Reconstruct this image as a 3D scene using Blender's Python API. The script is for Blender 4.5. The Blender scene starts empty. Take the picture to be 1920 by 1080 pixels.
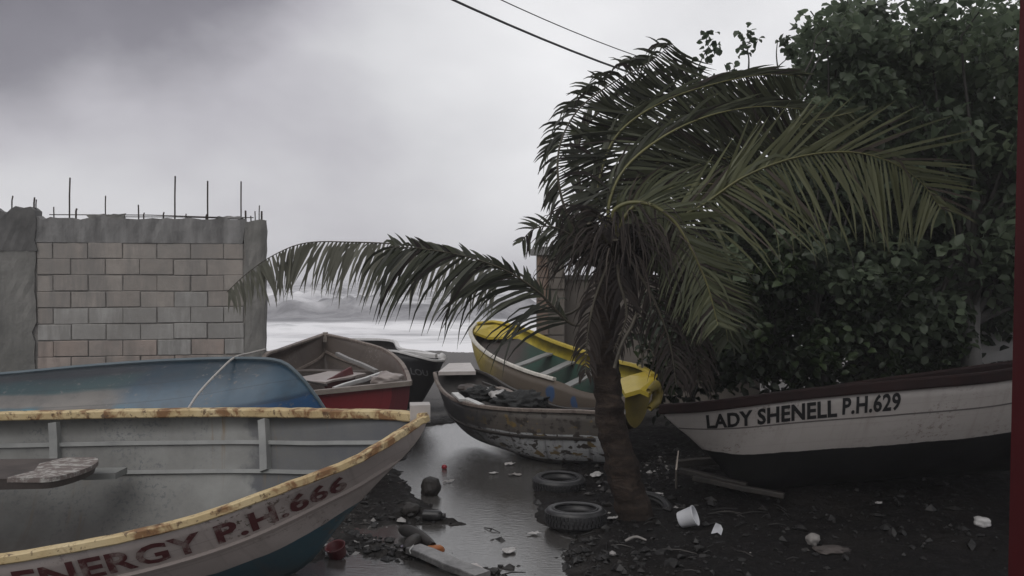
import bpy, bmesh, math, random
import numpy as np
from mathutils import Vector, Matrix, noise as mnoise

random.seed(7)
rng = np.random.default_rng(7)
R = math.radians
scene = bpy.context.scene
COL = scene.collection

# ------------------------------------------------------------------ camera
H = 2.2                      # eye height above the mud
FPX = 1600.0                 # focal length in photograph pixels (1920 wide)
PITCH = math.atan(20.0 / FPX)
cam_d = bpy.data.cameras.new('camera')
cam = bpy.data.objects.new('camera', cam_d)
COL.objects.link(cam)
cam.location = (0, 0, H)
cam.rotation_euler = (math.pi / 2 - PITCH, 0, 0)
cam_d.sensor_width = 36.0
cam_d.lens = 36.0 * FPX / 1920.0
cam_d.clip_start = 0.05
cam_d.clip_end = 5000
scene.camera = cam

# ------------------------------------------------------------------ sky, sun, exposure
SUN_EL, SUN_AZ = 50.0, -148.0        # degrees; azimuth from +Y towards +X, sun veiled by cloud
world = bpy.data.worlds.new('World')
scene.world = world
world.use_nodes = True
wt = world.node_tree
wt.nodes.clear()


def wn(t, **kw):
    n = wt.nodes.new(t)
    for k, v in kw.items():
        setattr(n, k, v)
    return n


w_out = wn('ShaderNodeOutputWorld')
w_sky = wn('ShaderNodeTexSky', sky_type='NISHITA', sun_disc=False)
w_sky.sun_elevation = R(SUN_EL)
w_sky.sun_rotation = R(SUN_AZ)
w_sky.dust_density = 4.0
w_bg1 = wn('ShaderNodeBackground'); w_bg1.inputs['Strength'].default_value = 0.06
wt.links.new(w_sky.outputs[0], w_bg1.inputs['Color'])
w_tc = wn('ShaderNodeTexCoord')
w_map = wn('ShaderNodeMapping')
w_map.inputs['Scale'].default_value = (1.0, 1.0, 1.7)
w_map.inputs['Location'].default_value = (2.9, 5.3, 0.1)
wt.links.new(w_tc.outputs['Generated'], w_map.inputs['Vector'])
w_no = wn('ShaderNodeTexNoise')
w_no.inputs['Scale'].default_value = 2.3
w_no.inputs['Detail'].default_value = 7.0
w_no.inputs['Roughness'].default_value = 0.50
w_no.inputs['Distortion'].default_value = 0.15
wt.links.new(w_map.outputs[0], w_no.inputs['Vector'])
# a brighter patch of cloud stands ahead to the right
w_dot = wn('ShaderNodeVectorMath', operation='DOT_PRODUCT')
sd = Vector((math.sin(R(20)) * math.cos(R(26)), math.cos(R(20)) * math.cos(R(26)), math.sin(R(26))))
w_nrm = wn('ShaderNodeVectorMath', operation='NORMALIZE')
wt.links.new(w_tc.outputs['Generated'], w_nrm.inputs[0])
wt.links.new(w_nrm.outputs[0], w_dot.inputs[0])
w_dot.inputs[1].default_value = sd
w_glow = wn('ShaderNodeMapRange', interpolation_type='SMOOTHSTEP')
w_glow.inputs['From Min'].default_value = 0.72
w_glow.inputs['From Max'].default_value = 1.0
w_glow.inputs['To Min'].default_value = 0.0
w_glow.inputs['To Max'].default_value = 0.24
wt.links.new(w_dot.outputs['Value'], w_glow.inputs['Value'])
w_add0 = wn('ShaderNodeMath', operation='ADD')
w_soft = wn('ShaderNodeMapRange')
w_soft.inputs['To Min'].default_value = 0.10
w_soft.inputs['To Max'].default_value = 0.90
wt.links.new(w_no.outputs['Fac'], w_soft.inputs['Value'])
wt.links.new(w_soft.outputs[0], w_add0.inputs[0])
wt.links.new(w_glow.outputs[0], w_add0.inputs[1])
# a darker rain bank stands over the left
w_dot2 = wn('ShaderNodeVectorMath', operation='DOT_PRODUCT')
wt.links.new(w_nrm.outputs[0], w_dot2.inputs[0])
w_dot2.inputs[1].default_value = (math.sin(R(-40)) * math.cos(R(33)), math.cos(R(-40)) * math.cos(R(33)), math.sin(R(33)))
w_bank = wn('ShaderNodeMapRange', interpolation_type='SMOOTHSTEP')
w_bank.inputs['From Min'].default_value = 0.84
w_bank.inputs['From Max'].default_value = 1.0
w_bank.inputs['To Min'].default_value = 0.03
w_bank.inputs['To Max'].default_value = -0.40
wt.links.new(w_dot2.outputs['Value'], w_bank.inputs['Value'])
w_add = wn('ShaderNodeMath', operation='ADD')
wt.links.new(w_add0.outputs[0], w_add.inputs[0])
wt.links.new(w_bank.outputs[0], w_add.inputs[1])
w_r = wn('ShaderNodeValToRGB')
for p, c in ((0.10, (0.11, 0.105, 0.125, 1)), (0.30, (0.20, 0.193, 0.222, 1)), (0.45, (0.43, 0.42, 0.455, 1)), (0.60, (0.60, 0.60, 0.62, 1)), (0.95, (0.92, 0.92, 0.93, 1))):
    e = w_r.color_ramp.elements.new(p); e.color = c
w_r.color_ramp.elements.remove(w_r.color_ramp.elements[0])
w_r.color_ramp.elements.remove(w_r.color_ramp.elements[-1])
wt.links.new(w_add.outputs[0], w_r.inputs[0])
w_bg2 = wn('ShaderNodeBackground'); w_bg2.inputs['Strength'].default_value = 1.2
wt.links.new(w_r.outputs[0], w_bg2.inputs['Color'])
w_mix = wn('ShaderNodeMixShader'); w_mix.inputs[0].default_value = 0.95
wt.links.new(w_bg1.outputs[0], w_mix.inputs[1])
wt.links.new(w_bg2.outputs[0], w_mix.inputs[2])
wt.links.new(w_mix.outputs[0], w_out.inputs['Surface'])

sun_d = bpy.data.lights.new('sun', 'SUN')
sun_d.energy = 1.2
sun_d.angle = R(60)
sun_d.color = (1.0, 0.97, 0.93)
sun = bpy.data.objects.new('sun', sun_d)
COL.objects.link(sun)
sdir = Vector((math.sin(R(SUN_AZ)) * math.cos(R(SUN_EL)), math.cos(R(SUN_AZ)) * math.cos(R(SUN_EL)), math.sin(R(SUN_EL))))
sun.rotation_euler = (-sdir).to_track_quat('-Z', 'Y').to_euler()

vs = scene.view_settings
vs.view_transform = 'Standard'
vs.look = 'None'
vs.exposure = 0.0
vs.gamma = 1.0
vs.use_curve_mapping = False
try:
    scene.cycles.use_denoising = True
    scene.cycles.max_bounces = 8
    scene.cycles.diffuse_bounces = 3
    scene.cycles.glossy_bounces = 3
    scene.cycles.transmission_bounces = 4
    scene.cycles.transparent_max_bounces = 6
    scene.cycles.volume_bounces = 1
except Exception:
    pass

# ------------------------------------------------------------------ helpers
CP, SP = math.cos(PITCH), math.sin(PITCH)


def P(px, py, d):
    """world point at photograph pixel (1920x1080) and distance d along +Y"""
    u = (px - 960.0) / FPX
    v = (540.0 - py) / FPX
    dy = CP + v * SP
    dz = -SP + v * CP
    s = d / dy
    return np.array((u * s, d, H + dz * s))


def G(px, py, z=0.0):
    u = (px - 960.0) / FPX
    v = (540.0 - py) / FPX
    dy = CP + v * SP
    dz = -SP + v * CP
    s = (z - H) / dz
    return np.array((u * s, dy * s, z))


ROOT = {}


def tag(o, label=None, cat=None, group=None, kind=None):
    if label: o['label'] = label
    if cat: o['category'] = cat
    if group: o['group'] = group
    if kind: o['kind'] = kind
    return o


def thing(name, loc, label, cat, group=None):
    o = bpy.data.objects.new(name, None)
    COL.objects.link(o)
    o.location = tuple(float(x) for x in loc)
    o.empty_display_size = 0.1
    ROOT[o] = np.array(o.location)
    return tag(o, label, cat, group)


def org(parent):
    p = np.zeros(3)
    while parent is not None:
        p = p + np.array(parent.location)
        parent = parent.parent
    return p


def mk(name, verts, faces, mats, parent=None, smooth=False, fm=None, uv=None, loc=None, tone=None):
    """mesh object; verts in world coordinates. loc: where a top-level mesh keeps its origin"""
    v = np.asarray(verts, float)
    base = org(parent) if parent is not None else (np.array(loc, float) if loc is not None else np.zeros(3))
    off = np.zeros(3)
    if parent is not None and loc is not None:
        off = np.array(loc, float) - base
    v = v - base - off
    me = bpy.data.meshes.new(name)
    me.from_pydata([tuple(x) for x in v.tolist()], [], [tuple(int(i) for i in f) for f in faces])
    if not isinstance(mats, (list, tuple)):
        mats = [mats]
    for m in mats:
        me.materials.append(m)
    if fm is not None:
        me.polygons.foreach_set('material_index', np.asarray(fm, np.int32))
    if smooth:
        me.polygons.foreach_set('use_smooth', np.ones(len(me.polygons), bool))
    if uv is not None:
        lay = me.uv_layers.new(name='UVMap')
        li = np.empty(len(me.loops), np.int32)
        me.loops.foreach_get('vertex_index', li)
        lay.data.foreach_set('uv', np.asarray(uv, np.float32)[li].ravel())
    if tone is not None:
        a = me.attributes.new('tone', 'FLOAT', 'POINT')
        a.data.foreach_set('value', np.asarray(tone, np.float32))
    me.update()
    o = bpy.data.objects.new(name, me)
    COL.objects.link(o)
    if parent is not None:
        o.parent = parent
        o.location = tuple(off)
    else:
        o.location = tuple(base)
    return o


class MB:
    """collects verts and faces"""
    def __init__(self):
        self.v, self.f, self.t = [], [], []

    def add(self, v, f, tone=0.5):
        n = len(self.v)
        self.v.extend([tuple(x) for x in v])
        self.f.extend([tuple(i + n for i in q) for q in f])
        self.t.extend([tone] * len(v))
        return self

    def box(self, c, x, y, z, bev=0.0, tone=0.5):
        """box at c with half-axis vectors x, y, z; optional bevelled long edges"""
        c, x, y, z = (np.asarray(q, float) for q in (c, x, y, z))
        v = [c + sx * x + sy * y + sz * z for sz in (-1, 1) for sy in (-1, 1) for sx in (-1, 1)]
        f = [(0, 2, 3, 1), (4, 5, 7, 6), (0, 1, 5, 4), (2, 6, 7, 3), (0, 4, 6, 2), (1, 3, 7, 5)]
        return self.add(v, f, tone)

    def tube(self, pts, r, seg=8, cap=True, tone=0.5, flat=1.0):
        v, f = tube(pts, r, seg, cap, flat)
        return self.add(v, f, tone)

    def build(self, name, mat, parent=None, smooth=False, loc=None, tone=False):
        return mk(name, self.v, self.f, mat, parent, smooth, loc=loc, tone=self.t if tone else None)


def frames(pts):
    pts = np.asarray(pts, float)
    T = np.gradient(pts, axis=0)
    T /= np.linalg.norm(T, axis=1)[:, None] + 1e-12
    up = np.array((0, 0, 1.0))
    if abs(T[0] @ up) > 0.9:
        up = np.array((0, 1.0, 0))
    A, B = [], []
    a = np.cross(T[0], up); a /= np.linalg.norm(a)
    for t in T:
        a = a - (a @ t) * t
        a /= np.linalg.norm(a) + 1e-12
        A.append(a)
        B.append(np.cross(a, t))
    return T, np.array(A), np.array(B)


def tube(pts, r, seg=8, cap=True, flat=1.0):
    pts = np.asarray(pts, float)
    n = len(pts)
    r = np.full(n, r) if np.isscalar(r) else np.asarray(r, float)
    T, A, B = frames(pts)
    v, f = [], []
    for i in range(n):
        for k in range(seg):
            a = 2 * math.pi * k / seg
            v.append(pts[i] + r[i] * (math.cos(a) * A[i] + flat * math.sin(a) * B[i]))
    for i in range(n - 1):
        for k in range(seg):
            k2 = (k + 1) % seg
            f.append((i * seg + k, i * seg + k2, (i + 1) * seg + k2, (i + 1) * seg + k))
    if cap:
        f.append(tuple(range(seg)))
        f.append(tuple((n - 1) * seg + k for k in reversed(range(seg))))
    return v, f


def cr(pts, n):
    """Catmull-Rom through pts, n samples even in chord length"""
    p = np.asarray(pts, float)
    d = np.r_[0, np.cumsum(np.linalg.norm(np.diff(p, axis=0), axis=1) + 1e-9)]
    q = np.vstack([2 * p[0] - p[1], p, 2 * p[-1] - p[-2]])
    dd = np.r_[d[0] - (d[1] - d[0]), d, d[-1] + (d[-1] - d[-2])]
    out = []
    for s in np.linspace(0, d[-1], n) if np.isscalar(n) else np.asarray(n) * d[-1]:
        i = min(max(int(np.searchsorted(d, s, 'right')) - 1, 0), len(p) - 2)
        p0, p1, p2, p3 = q[i], q[i + 1], q[i + 2], q[i + 3]
        t0, t1, t2, t3 = dd[i], dd[i + 1], dd[i + 2], dd[i + 3]
        m1 = (p2 - p0) / (t2 - t0); m2 = (p3 - p1) / (t3 - t1)
        h = t2 - t1; u = (s - t1) / h
        out.append((2 * u**3 - 3 * u**2 + 1) * p1 + (u**3 - 2 * u**2 + u) * h * m1 + (-2 * u**3 + 3 * u**2) * p2 + (u**3 - u**2) * h * m2)
    return np.array(out)


def unit(v):
    v = np.asarray(v, float)
    return v / (np.linalg.norm(v) + 1e-12)


# ------------------------------------------------------------------ materials
class M:
    def __init__(self, name, rough=0.7, spec=0.5):
        self.m = bpy.data.materials.new(name)
        self.m.use_nodes = True
        self.nt = self.m.node_tree
        self.b = self.nt.nodes['Principled BSDF']
        self.b.inputs['Roughness'].default_value = rough
        self.b.inputs['Specular IOR Level'].default_value = spec
        self.tc = self.nt.nodes.new('ShaderNodeTexCoord')
        self.vec = self.tc.outputs['Object']

    def n(self, t, **kw):
        n = self.nt.nodes.new(t)
        for k, v in kw.items():
            setattr(n, k, v)
        return n

    def put(self, sock, v):
        if isinstance(v, bpy.types.NodeSocket):
            self.nt.links.new(v, sock)
        else:
            if isinstance(v, (tuple, list)) and len(v) == 3 and sock.type == 'RGBA':
                v = (*v, 1)
            sock.default_value = v

    def mapv(self, vec, scale):
        n = self.n('ShaderNodeMapping'); self.put(n.inputs['Vector'], vec); n.inputs['Scale'].default_value = scale
        return n.outputs[0]

    def noise(self, scale, detail=4, rough=0.55, dist=0.0, vec=None, st=None):
        n = self.n('ShaderNodeTexNoise')
        v = self.vec if vec is None else vec
        if st: v = self.mapv(v, st)
        self.put(n.inputs['Vector'], v)
        n.inputs['Scale'].default_value = scale
        n.inputs['Detail'].default_value = detail
        n.inputs['Roughness'].default_value = rough
        n.inputs['Distortion'].default_value = dist
        return n.outputs['Fac']

    def vor(self, scale, vec=None, feature='F1'):
        n = self.n('ShaderNodeTexVoronoi', feature=feature)
        self.put(n.inputs['Vector'], self.vec if vec is None else vec)
        n.inputs['Scale'].default_value = scale
        return n.outputs['Distance']

    def ramp(self, fac, stops, interp='LINEAR'):
        n = self.n('ShaderNodeValToRGB')
        cr_ = n.color_ramp; cr_.interpolation = interp
        while len(cr_.elements) > 1:
            cr_.elements.remove(cr_.elements[0])
        for i, (p, c) in enumerate(stops):
            if not isinstance(c, (tuple, list)): c = (c, c, c)
            e = cr_.elements[0] if i == 0 else cr_.elements.new(p)
            e.position = p; e.color = (*c[:3], 1)
        self.put(n.inputs[0], fac)
        return n.outputs[0]

    def mix(self, fac, a, b, mode='MIX'):
        n = self.n('ShaderNodeMix', data_type='RGBA', blend_type=mode)
        self.put(n.inputs[0], fac); self.put(n.inputs[6], a); self.put(n.inputs[7], b)
        return n.outputs[2]

    def math(self, op, a, b=0.0):
        n = self.n('ShaderNodeMath', operation=op)
        self.put(n.inputs[0], a); self.put(n.inputs[1], b)
        return n.outputs[0]

    def mr(self, v, a, b, c=0.0, d=1.0):
        n = self.n('ShaderNodeMapRange')
        self.put(n.inputs[0], v)
        for i, x in enumerate((a, b, c, d)): n.inputs[i + 1].default_value = x
        return n.outputs[0]

    def sep(self, vec):
        n = self.n('ShaderNodeSeparateXYZ'); self.put(n.inputs[0], vec)
        return n.outputs

    def attr(self, name):
        n = self.n('ShaderNodeAttribute', attribute_name=name)
        return n.outputs['Fac']

    def orand(self):
        return self.n('ShaderNodeObjectInfo').outputs['Random']

    def color(self, c): self.put(self.b.inputs['Base Color'], c); return self
    def rough(self, r): self.put(self.b.inputs['Roughness'], r); return self

    def bump(self, h, strength=0.3, dist=0.02):
        n = self.n('ShaderNodeBump')
        n.inputs['Strength'].default_value = strength
        n.inputs['Distance'].default_value = dist
        self.put(n.inputs['Height'], h)
        self.nt.links.new(n.outputs[0], self.b.inputs['Normal'])
        return self


def simple(name, c1, c2, scale=6, rough=0.6, bump=0.2, spec=0.5, detail=5, dist=0.01):
    m = M(name, rough, spec)
    f = m.noise(scale, detail, 0.6)
    m.color(m.ramp(f, ((0.3, c1), (0.7, c2))))
    m.bump(m.noise(scale * 5, 4, 0.6), bump, dist)
    return m.m


def hull_mat(name, bands, dirt=(0.06, 0.05, 0.045), dirt_amt=0.5, chip=None, rough=0.5, soft=0.0, patches=(), dark_from=None):
    """painted hull: bands by distance below the rim (UV y, metres), weathering, run-down stains, chips"""
    m = M(name, rough)
    uv = m.tc.outputs['UV']
    s = m.sep(uv)
    wob = m.math('MULTIPLY', m.math('SUBTRACT', m.noise(3.0, 4, 0.6, vec=uv), 0.5), 0.05)
    v = m.math('ADD', s[1], wob)
    v = m.math('DIVIDE', v, 2.0)
    stops = [(b / 2.0, c) for b, c in bands]
    c = m.ramp(v, stops, 'CONSTANT' if not soft else 'LINEAR')
    for (sc, th, pc, st) in patches:
        f = m.noise(sc, 3, 0.5, vec=uv, st=st)
        c = m.mix(m.mr(f, th, th + 0.05), c, pc)
    tone = m.noise(1.7, 5, 0.6, vec=uv)
    c = m.mix(m.mr(tone, 0.35, 0.75, 0.0, 0.45), c, dirt)
    st = m.noise(1.0, 5, 0.65, vec=uv, st=(9.0, 0.9, 1.0))
    c = m.mix(m.mr(st, 0.52, 0.72, 0.0, dirt_amt), c, dirt)
    if chip:
        f = m.noise(22.0, 5, 0.7, vec=uv)
        g = m.noise(1.3, 3, 0.5, vec=uv)
        f = m.math('MULTIPLY', m.mr(f, 0.55, 0.6), m.mr(g, 0.48, 0.6))
        c = m.mix(f, c, chip)
    lap = m.math('FRACT', m.math('DIVIDE', s[1], 0.165))
    c = m.mix(m.math('MULTIPLY', m.mr(lap, 0.05, 0.0), 0.4), c, dirt)
    if dark_from:
        c = m.mix(m.mr(v, dark_from / 2.0, dark_from / 2.0 + .002), c, (0.010, 0.010, 0.010))
    m.color(c)
    m.rough(m.mr(tone, 0.3, 0.7, rough - 0.12, rough + 0.15))
    m.bump(m.math('ADD', m.noise(14.0, 5, 0.6, vec=uv), m.math('MULTIPLY', lap, 0.8)), 0.3, 0.006)
    return m.m


MAT = {}


def wood(name, c1, c2, c3, st=(2, 14, 14), rough=0.6):
    m = M(name, rough)
    g = m.noise(1.6, 5, 0.6, 1.2, st=st)
    b = m.noise(3.0, 4, 0.7)
    c = m.ramp(g, ((0.3, c1), (0.6, c2)))
    c = m.mix(m.mr(b, 0.53, 0.66), c, c3)
    m.color(c)
    m.bump(g, 0.35, 0.004)
    return m.m


# ground: wet black sand, mud and litter
m = M('wet_black_mud', 0.45, 0.12)
a = m.noise(0.9, 6, 0.6); b = m.noise(14, 6, 0.7); c = m.noise(55, 4, 0.7)
col = m.ramp(b, ((0.32, (0.0035, 0.0032, 0.0032)), (0.55, (0.009, 0.008, 0.0078)), (0.72, (0.026, 0.0235, 0.0228))))
col = m.mix(m.mr(a, 0.5, 0.7, 0, 0.5), col, (0.022, 0.0195, 0.017))
col = m.mix(m.math('MULTIPLY', m.mr(c, 0.66, 0.72), m.mr(b, 0.4, 0.6)), col, (0.10, 0.095, 0.085))
sy_ = m.sep(m.vec)[1]
sx_ = m.math('ABSOLUTE', m.math('ADD', m.sep(m.vec)[0], 0.55))
silt = m.math('MULTIPLY', m.mr(sx_, 1.5, 0.7), m.mr(m.math('ADD', sy_, m.math('MULTIPLY', a, 2.5)), 9.6, 8.6))
col = m.mix(m.math('MULTIPLY', silt, m.mr(m.noise(5, 6, 0.7), 0.42, 0.62, 0.1, 0.75)), col, (0.060, 0.056, 0.052))
col = m.mix(m.mr(m.math('ADD', sy_, m.math('MULTIPLY', a, 6.0)), 15.5, 19.0), col, m.ramp(b, ((0.3, (0.085, 0.08, 0.077)), (0.7, (0.15, 0.145, 0.14)))))
m.color(col)
m.rough(m.mr(b, 0.35, 0.65, 0.5, 0.95))
m.bump(m.math('ADD', b, m.math('MULTIPLY', c, 0.5)), 0.7, 0.03)
MAT['mud'] = m.m

m = M('puddle_water', 0.04, 1.0)
m.color((0.060, 0.057, 0.054))
m.b.inputs['IOR'].default_value = 1.6
m.bump(m.noise(16, 4, 0.6, st=(0.7, 2.6, 1)), 0.15, 0.02)
m.rough(m.mr(m.noise(3, 4, 0.6), 0.3, 0.7, 0.05, 0.15))
MAT['puddle'] = m.m

m = M('storm_sea', 0.5, 0.25)
s = m.sep(m.vec)
big = m.noise(0.09, 6, 0.62, 0.4, st=(0.45, 1.5, 1))
fine = m.noise(0.8, 6, 0.7, 0.3, st=(0.5, 1.4, 1))
near = m.mr(s[1], 40.0, 62.0, 0.25, 0.0)
streak = m.noise(0.35, 6, 0.7, 0.8, st=(0.22, 1.6, 1))
fo = m.math('ADD', m.math('ADD', m.math('MULTIPLY', big, 0.75), m.math('MULTIPLY', fine, 0.30)), m.math('ADD', near, m.math('MULTIPLY', streak, 0.22)))
col = m.ramp(fo, ((0.52, (0.13, 0.13, 0.14)), (0.64, (0.30, 0.30, 0.315)), (0.84, (0.84, 0.84, 0.85))))
col = m.mix(m.attr('tone'), col, (0.84, 0.84, 0.85))
m.color(col)
m.bump(m.math('ADD', fine, m.noise(3.0, 4, 0.6, st=(0.6, 1.3, 1))), 0.35, 0.2)
MAT['sea'] = m.m

# concrete and block wall
m = M('weathered_concrete', 0.85, 0.3)
geo = m.n('ShaderNodeNewGeometry').outputs['Position']
a = m.noise(1.6, 6, 0.65, vec=geo); b = m.noise(9, 5, 0.6, vec=geo)
st = m.noise(1.0, 5, 0.6, vec=geo, st=(6, 6, 0.7))
col = m.ramp(a, ((0.3, (0.13, 0.13, 0.12)), (0.7, (0.24, 0.233, 0.218))))
col = m.mix(m.mr(st, 0.48, 0.68, 0, 0.75), col, (0.10, 0.098, 0.094))
col = m.mix(m.mr(b, 0.55, 0.7, 0, 0.35), col, (0.20, 0.19, 0.175))
m.color(col); m.bump(m.noise(22, 6, 0.65, vec=geo), 0.5, 0.015)
MAT['concrete'] = m.m
MAT['dark_concrete'] = simple('soot_dark_concrete', (0.075, 0.074, 0.072), (0.15, 0.147, 0.142), 3, 0.9, 0.5)

m = M('stained_ring_beam', 0.85, 0.3)
geo = m.n('ShaderNodeNewGeometry').outputs['Position']
st = m.noise(1.2, 5, 0.6, vec=geo, st=(4, 4, 0.8))
a = m.noise(5, 5, 0.6, vec=geo)
col = m.ramp(st, ((0.36, (0.12, 0.118, 0.115)), (0.62, (0.25, 0.246, 0.24))))
col = m.mix(m.mr(a, 0.5, 0.7, 0, 0.4), col, (0.27, 0.265, 0.257))
m.color(col); m.bump(m.noise(20, 6, 0.65, vec=geo), 0.5, 0.015)
MAT['beam'] = m.m

m = M('mortar', 0.95, 0.2)
m.color(m.ramp(m.noise(9, 4, 0.6), ((0.3, (0.15, 0.14, 0.13)), (0.7, (0.27, 0.257, 0.24)))))
MAT['mortar'] = m.m


def block_mat(name, c1, c2, stain):
    m = M(name, 0.9, 0.25)
    geo = m.n('ShaderNodeNewGeometry').outputs['Position']
    r = m.orand()
    a = m.noise(7, 6, 0.65, vec=geo)
    st = m.noise(1.0, 6, 0.68, vec=geo, st=(5, 5, 0.8))
    big = m.noise(1.3, 6, 0.65, vec=geo)
    col = m.mix(r, c1, c2)
    col = m.mix(m.mr(a, 0.35, 0.7, 0, 0.35), col, tuple(x * 0.6 for x in c1))
    col = m.mix(m.mr(st, 0.46, 0.62, 0, 0.85), col, stain)
    col = m.mix(m.mr(big, 0.44, 0.62, 0, 0.7), col, (0.225, 0.215, 0.20))
    m.color(col)
    m.bump(m.noise(45, 5, 0.7, vec=geo), 0.5, 0.008)
    return m.m


MAT['block_tan'] = block_mat('tan_concrete_block', (0.31, 0.278, 0.25), (0.37, 0.338, 0.306), (0.22, 0.208, 0.195))
MAT['block_grey'] = block_mat('grey_limed_block', (0.275, 0.268, 0.254), (0.33, 0.32, 0.302), (0.39, 0.382, 0.365))
MAT['block_pink'] = block_mat('pink_concrete_block', (0.345, 0.288, 0.253), (0.39, 0.33, 0.295), (0.23, 0.195, 0.175))
MAT['rust'] = simple('rusty_rebar', (0.02, 0.016, 0.014), (0.05, 0.035, 0.028), 30, 0.8, 0.3)

# boats
MAT['near_out'] = hull_mat('dirty_white_hull_paint', ((0.0, (0.50, 0.44, 0.41)), (0.50, (0.035, 0.100, 0.130))), (0.14, 0.11, 0.095), 0.45, (0.12, 0.09, 0.07), 0.5)
m = M('grey_interior_paint', 0.55)
uv = m.tc.outputs['UV']; s = m.sep(uv)
w1 = m.math('MULTIPLY', m.math('SUBTRACT', m.noise(4, 4, 0.6, vec=uv), 0.5), 0.55)
u = m.math('ADD', s[0], w1)
col = m.ramp(m.math('DIVIDE', u, 8.0), ((0.0, (0.052, 0.055, 0.061)), (1.62 / 8, (0.052, 0.055, 0.061)), (1.70 / 8, (0.175, 0.178, 0.168)), (1.0, (0.178, 0.18, 0.168))))
t = m.noise(1.2, 6, 0.65, vec=uv)
col = m.mix(m.mr(t, 0.38, 0.62, 0, 0.85), col, (0.088, 0.087, 0.081))
ch = m.math('MULTIPLY', m.mr(m.noise(26, 5, 0.75, vec=uv), 0.53, 0.58), m.mr(m.noise(1.3, 4, 0.55, 0.5, vec=uv), 0.47, 0.56))
col = m.mix(m.math('MULTIPLY', ch, 0.85), col, (0.075, 0.078, 0.082))
rs = m.math('MULTIPLY', m.mr(m.noise(1.0, 4, 0.6, vec=uv, st=(12, 0.9, 1)), 0.56, 0.66), m.mr(m.noise(0.9, 3, 0.5, vec=uv), 0.48, 0.56))
col = m.mix(m.math('MULTIPLY', rs, 0.75), col, (0.125, 0.082, 0.036))
low = m.math('MULTIPLY', m.mr(s[1], 0.62, 0.95), m.mr(s[0], 2.6, 3.4, 0.25, 1.0))
col = m.mix(m.math('MULTIPLY', low, m.mr(m.noise(2, 5, 0.6, vec=uv), 0.30, 0.55)), col, (0.085, 0.074, 0.066))
m.color(col); m.bump(m.noise(16, 5, 0.6, vec=uv), 0.25, 0.005)
MAT['near_in'] = m.m
m = M('worn_yellow_timber', 0.6)
g = m.noise(2.2, 5, 0.65, 0.6); k1 = m.noise(7, 4, 0.6, 0.5); k2 = m.noise(21, 4, 0.7)
col = m.ramp(g, ((0.3, (0.36, 0.255, 0.125)), (0.5, (0.50, 0.39, 0.21)), (0.7, (0.58, 0.48, 0.29))))
col = m.mix(m.mr(k1, 0.51, 0.60, 0, 0.9), col, (0.17, 0.075, 0.025))
col = m.mix(m.mr(k2, 0.56, 0.64, 0, 0.85), col, (0.07, 0.035, 0.018))
m.color(col); m.bump(k2, 0.4, 0.006)
MAT['near_rim'] = m.m
MAT['grey_paint'] = simple('pale_grey_paint', (0.15, 0.155, 0.15), (0.225, 0.23, 0.22), 5, 0.5, 0.15)
MAT['dark_red_text'] = M('dark_red_lettering', 0.6).color((0.075, 0.022, 0.022)).m
m = M('worn_dark_red_lettering', 0.6)
m.color(m.mix(m.mr(m.noise(9, 5, 0.7), 0.50, 0.60, 0, 0.7), (0.095, 0.026, 0.027), (0.32, 0.27, 0.245)))
MAT['worn_text'] = m.m
MAT['seat_brown'] = simple('brown_waterlogged_foam', (0.035, 0.029, 0.026), (0.085, 0.070, 0.063), 4, 0.6, 0.3)
m = M('speckled_foam_end', 0.7)
m.color(m.mix(m.mr(m.noise(16, 5, 0.7), 0.47, 0.6), (0.14, 0.115, 0.105), (0.36, 0.35, 0.325)))
m.bump(m.noise(30, 4, 0.6), 0.4, 0.01)
MAT['seat_speck'] = m.m

blue = M('patched_blue_hull', 0.34)
uv = blue.tc.outputs['UV']; s = blue.sep(uv)
wob = blue.math('MULTIPLY', blue.math('SUBTRACT', blue.noise(1.6, 4, 0.6, vec=uv, st=(0.8, 2, 1)), 0.5), 0.16)
v = blue.math('DIVIDE', blue.math('ADD', s[1], wob), 2.0)
col = blue.ramp(v, ((0.0, (0.012, 0.060, 0.150)), (0.30, (0.012, 0.058, 0.142)), (0.325, (0.016, 0.045, 0.085)), (0.345, (0.060, 0.108, 0.155)), (0.42, (0.058, 0.105, 0.150)), (0.49, (0.024, 0.056, 0.088)), (0.55, (0.016, 0.036, 0.054)), (0.66, (0.014, 0.028, 0.040))))
u = blue.math('ADD', s[0], blue.math('MULTIPLY', blue.noise(2.2, 3, 0.5, vec=uv), 0.7))
aft = blue.mr(u, 2.35, 2.65)
pat = blue.ramp(v, ((0.0, (0.061, 0.054, 0.050)), (0.36, (0.071, 0.064, 0.059)), (0.40, (0.080, 0.073, 0.068)), (0.43, (0.141, 0.130, 0.118)), (0.50, (0.118, 0.113, 0.104)), (0.52, (0.029, 0.059, 0.064)), (0.60, (0.024, 0.045, 0.050)), (0.64, (0.024, 0.029, 0.033))))
teal_c = (0.018, 0.135, 0.19)
teal = blue.math('MULTIPLY', blue.mr(blue.noise(2.0, 3, 0.5, vec=uv, st=(0.8, 1.5, 1)), 0.46, 0.54), blue.mr(v, 0.43, 0.40))
pat = blue.mix(teal, pat, teal_c)
col = blue.mix(aft, col, pat)
col = blue.mix(blue.mr(blue.noise(5, 6, 0.65, vec=uv), 0.45, 0.75, 0, 0.5), col, (0.040, 0.042, 0.045))
lap = blue.math('FRACT', blue.math('DIVIDE', s[1], 0.21))
col = blue.mix(blue.math('MULTIPLY', blue.mr(lap, 0.06, 0.0), 0.55), col, (0.012, 0.018, 0.022))
cp_ = blue.math('MULTIPLY', blue.mr(blue.noise(18, 5, 0.7, vec=uv), 0.58, 0.62), blue.mr(blue.noise(1.6, 3, 0.5, vec=uv), 0.48, 0.56))
col = blue.mix(blue.math('MULTIPLY', cp_, 0.7), col, (0.13, 0.125, 0.12))
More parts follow.
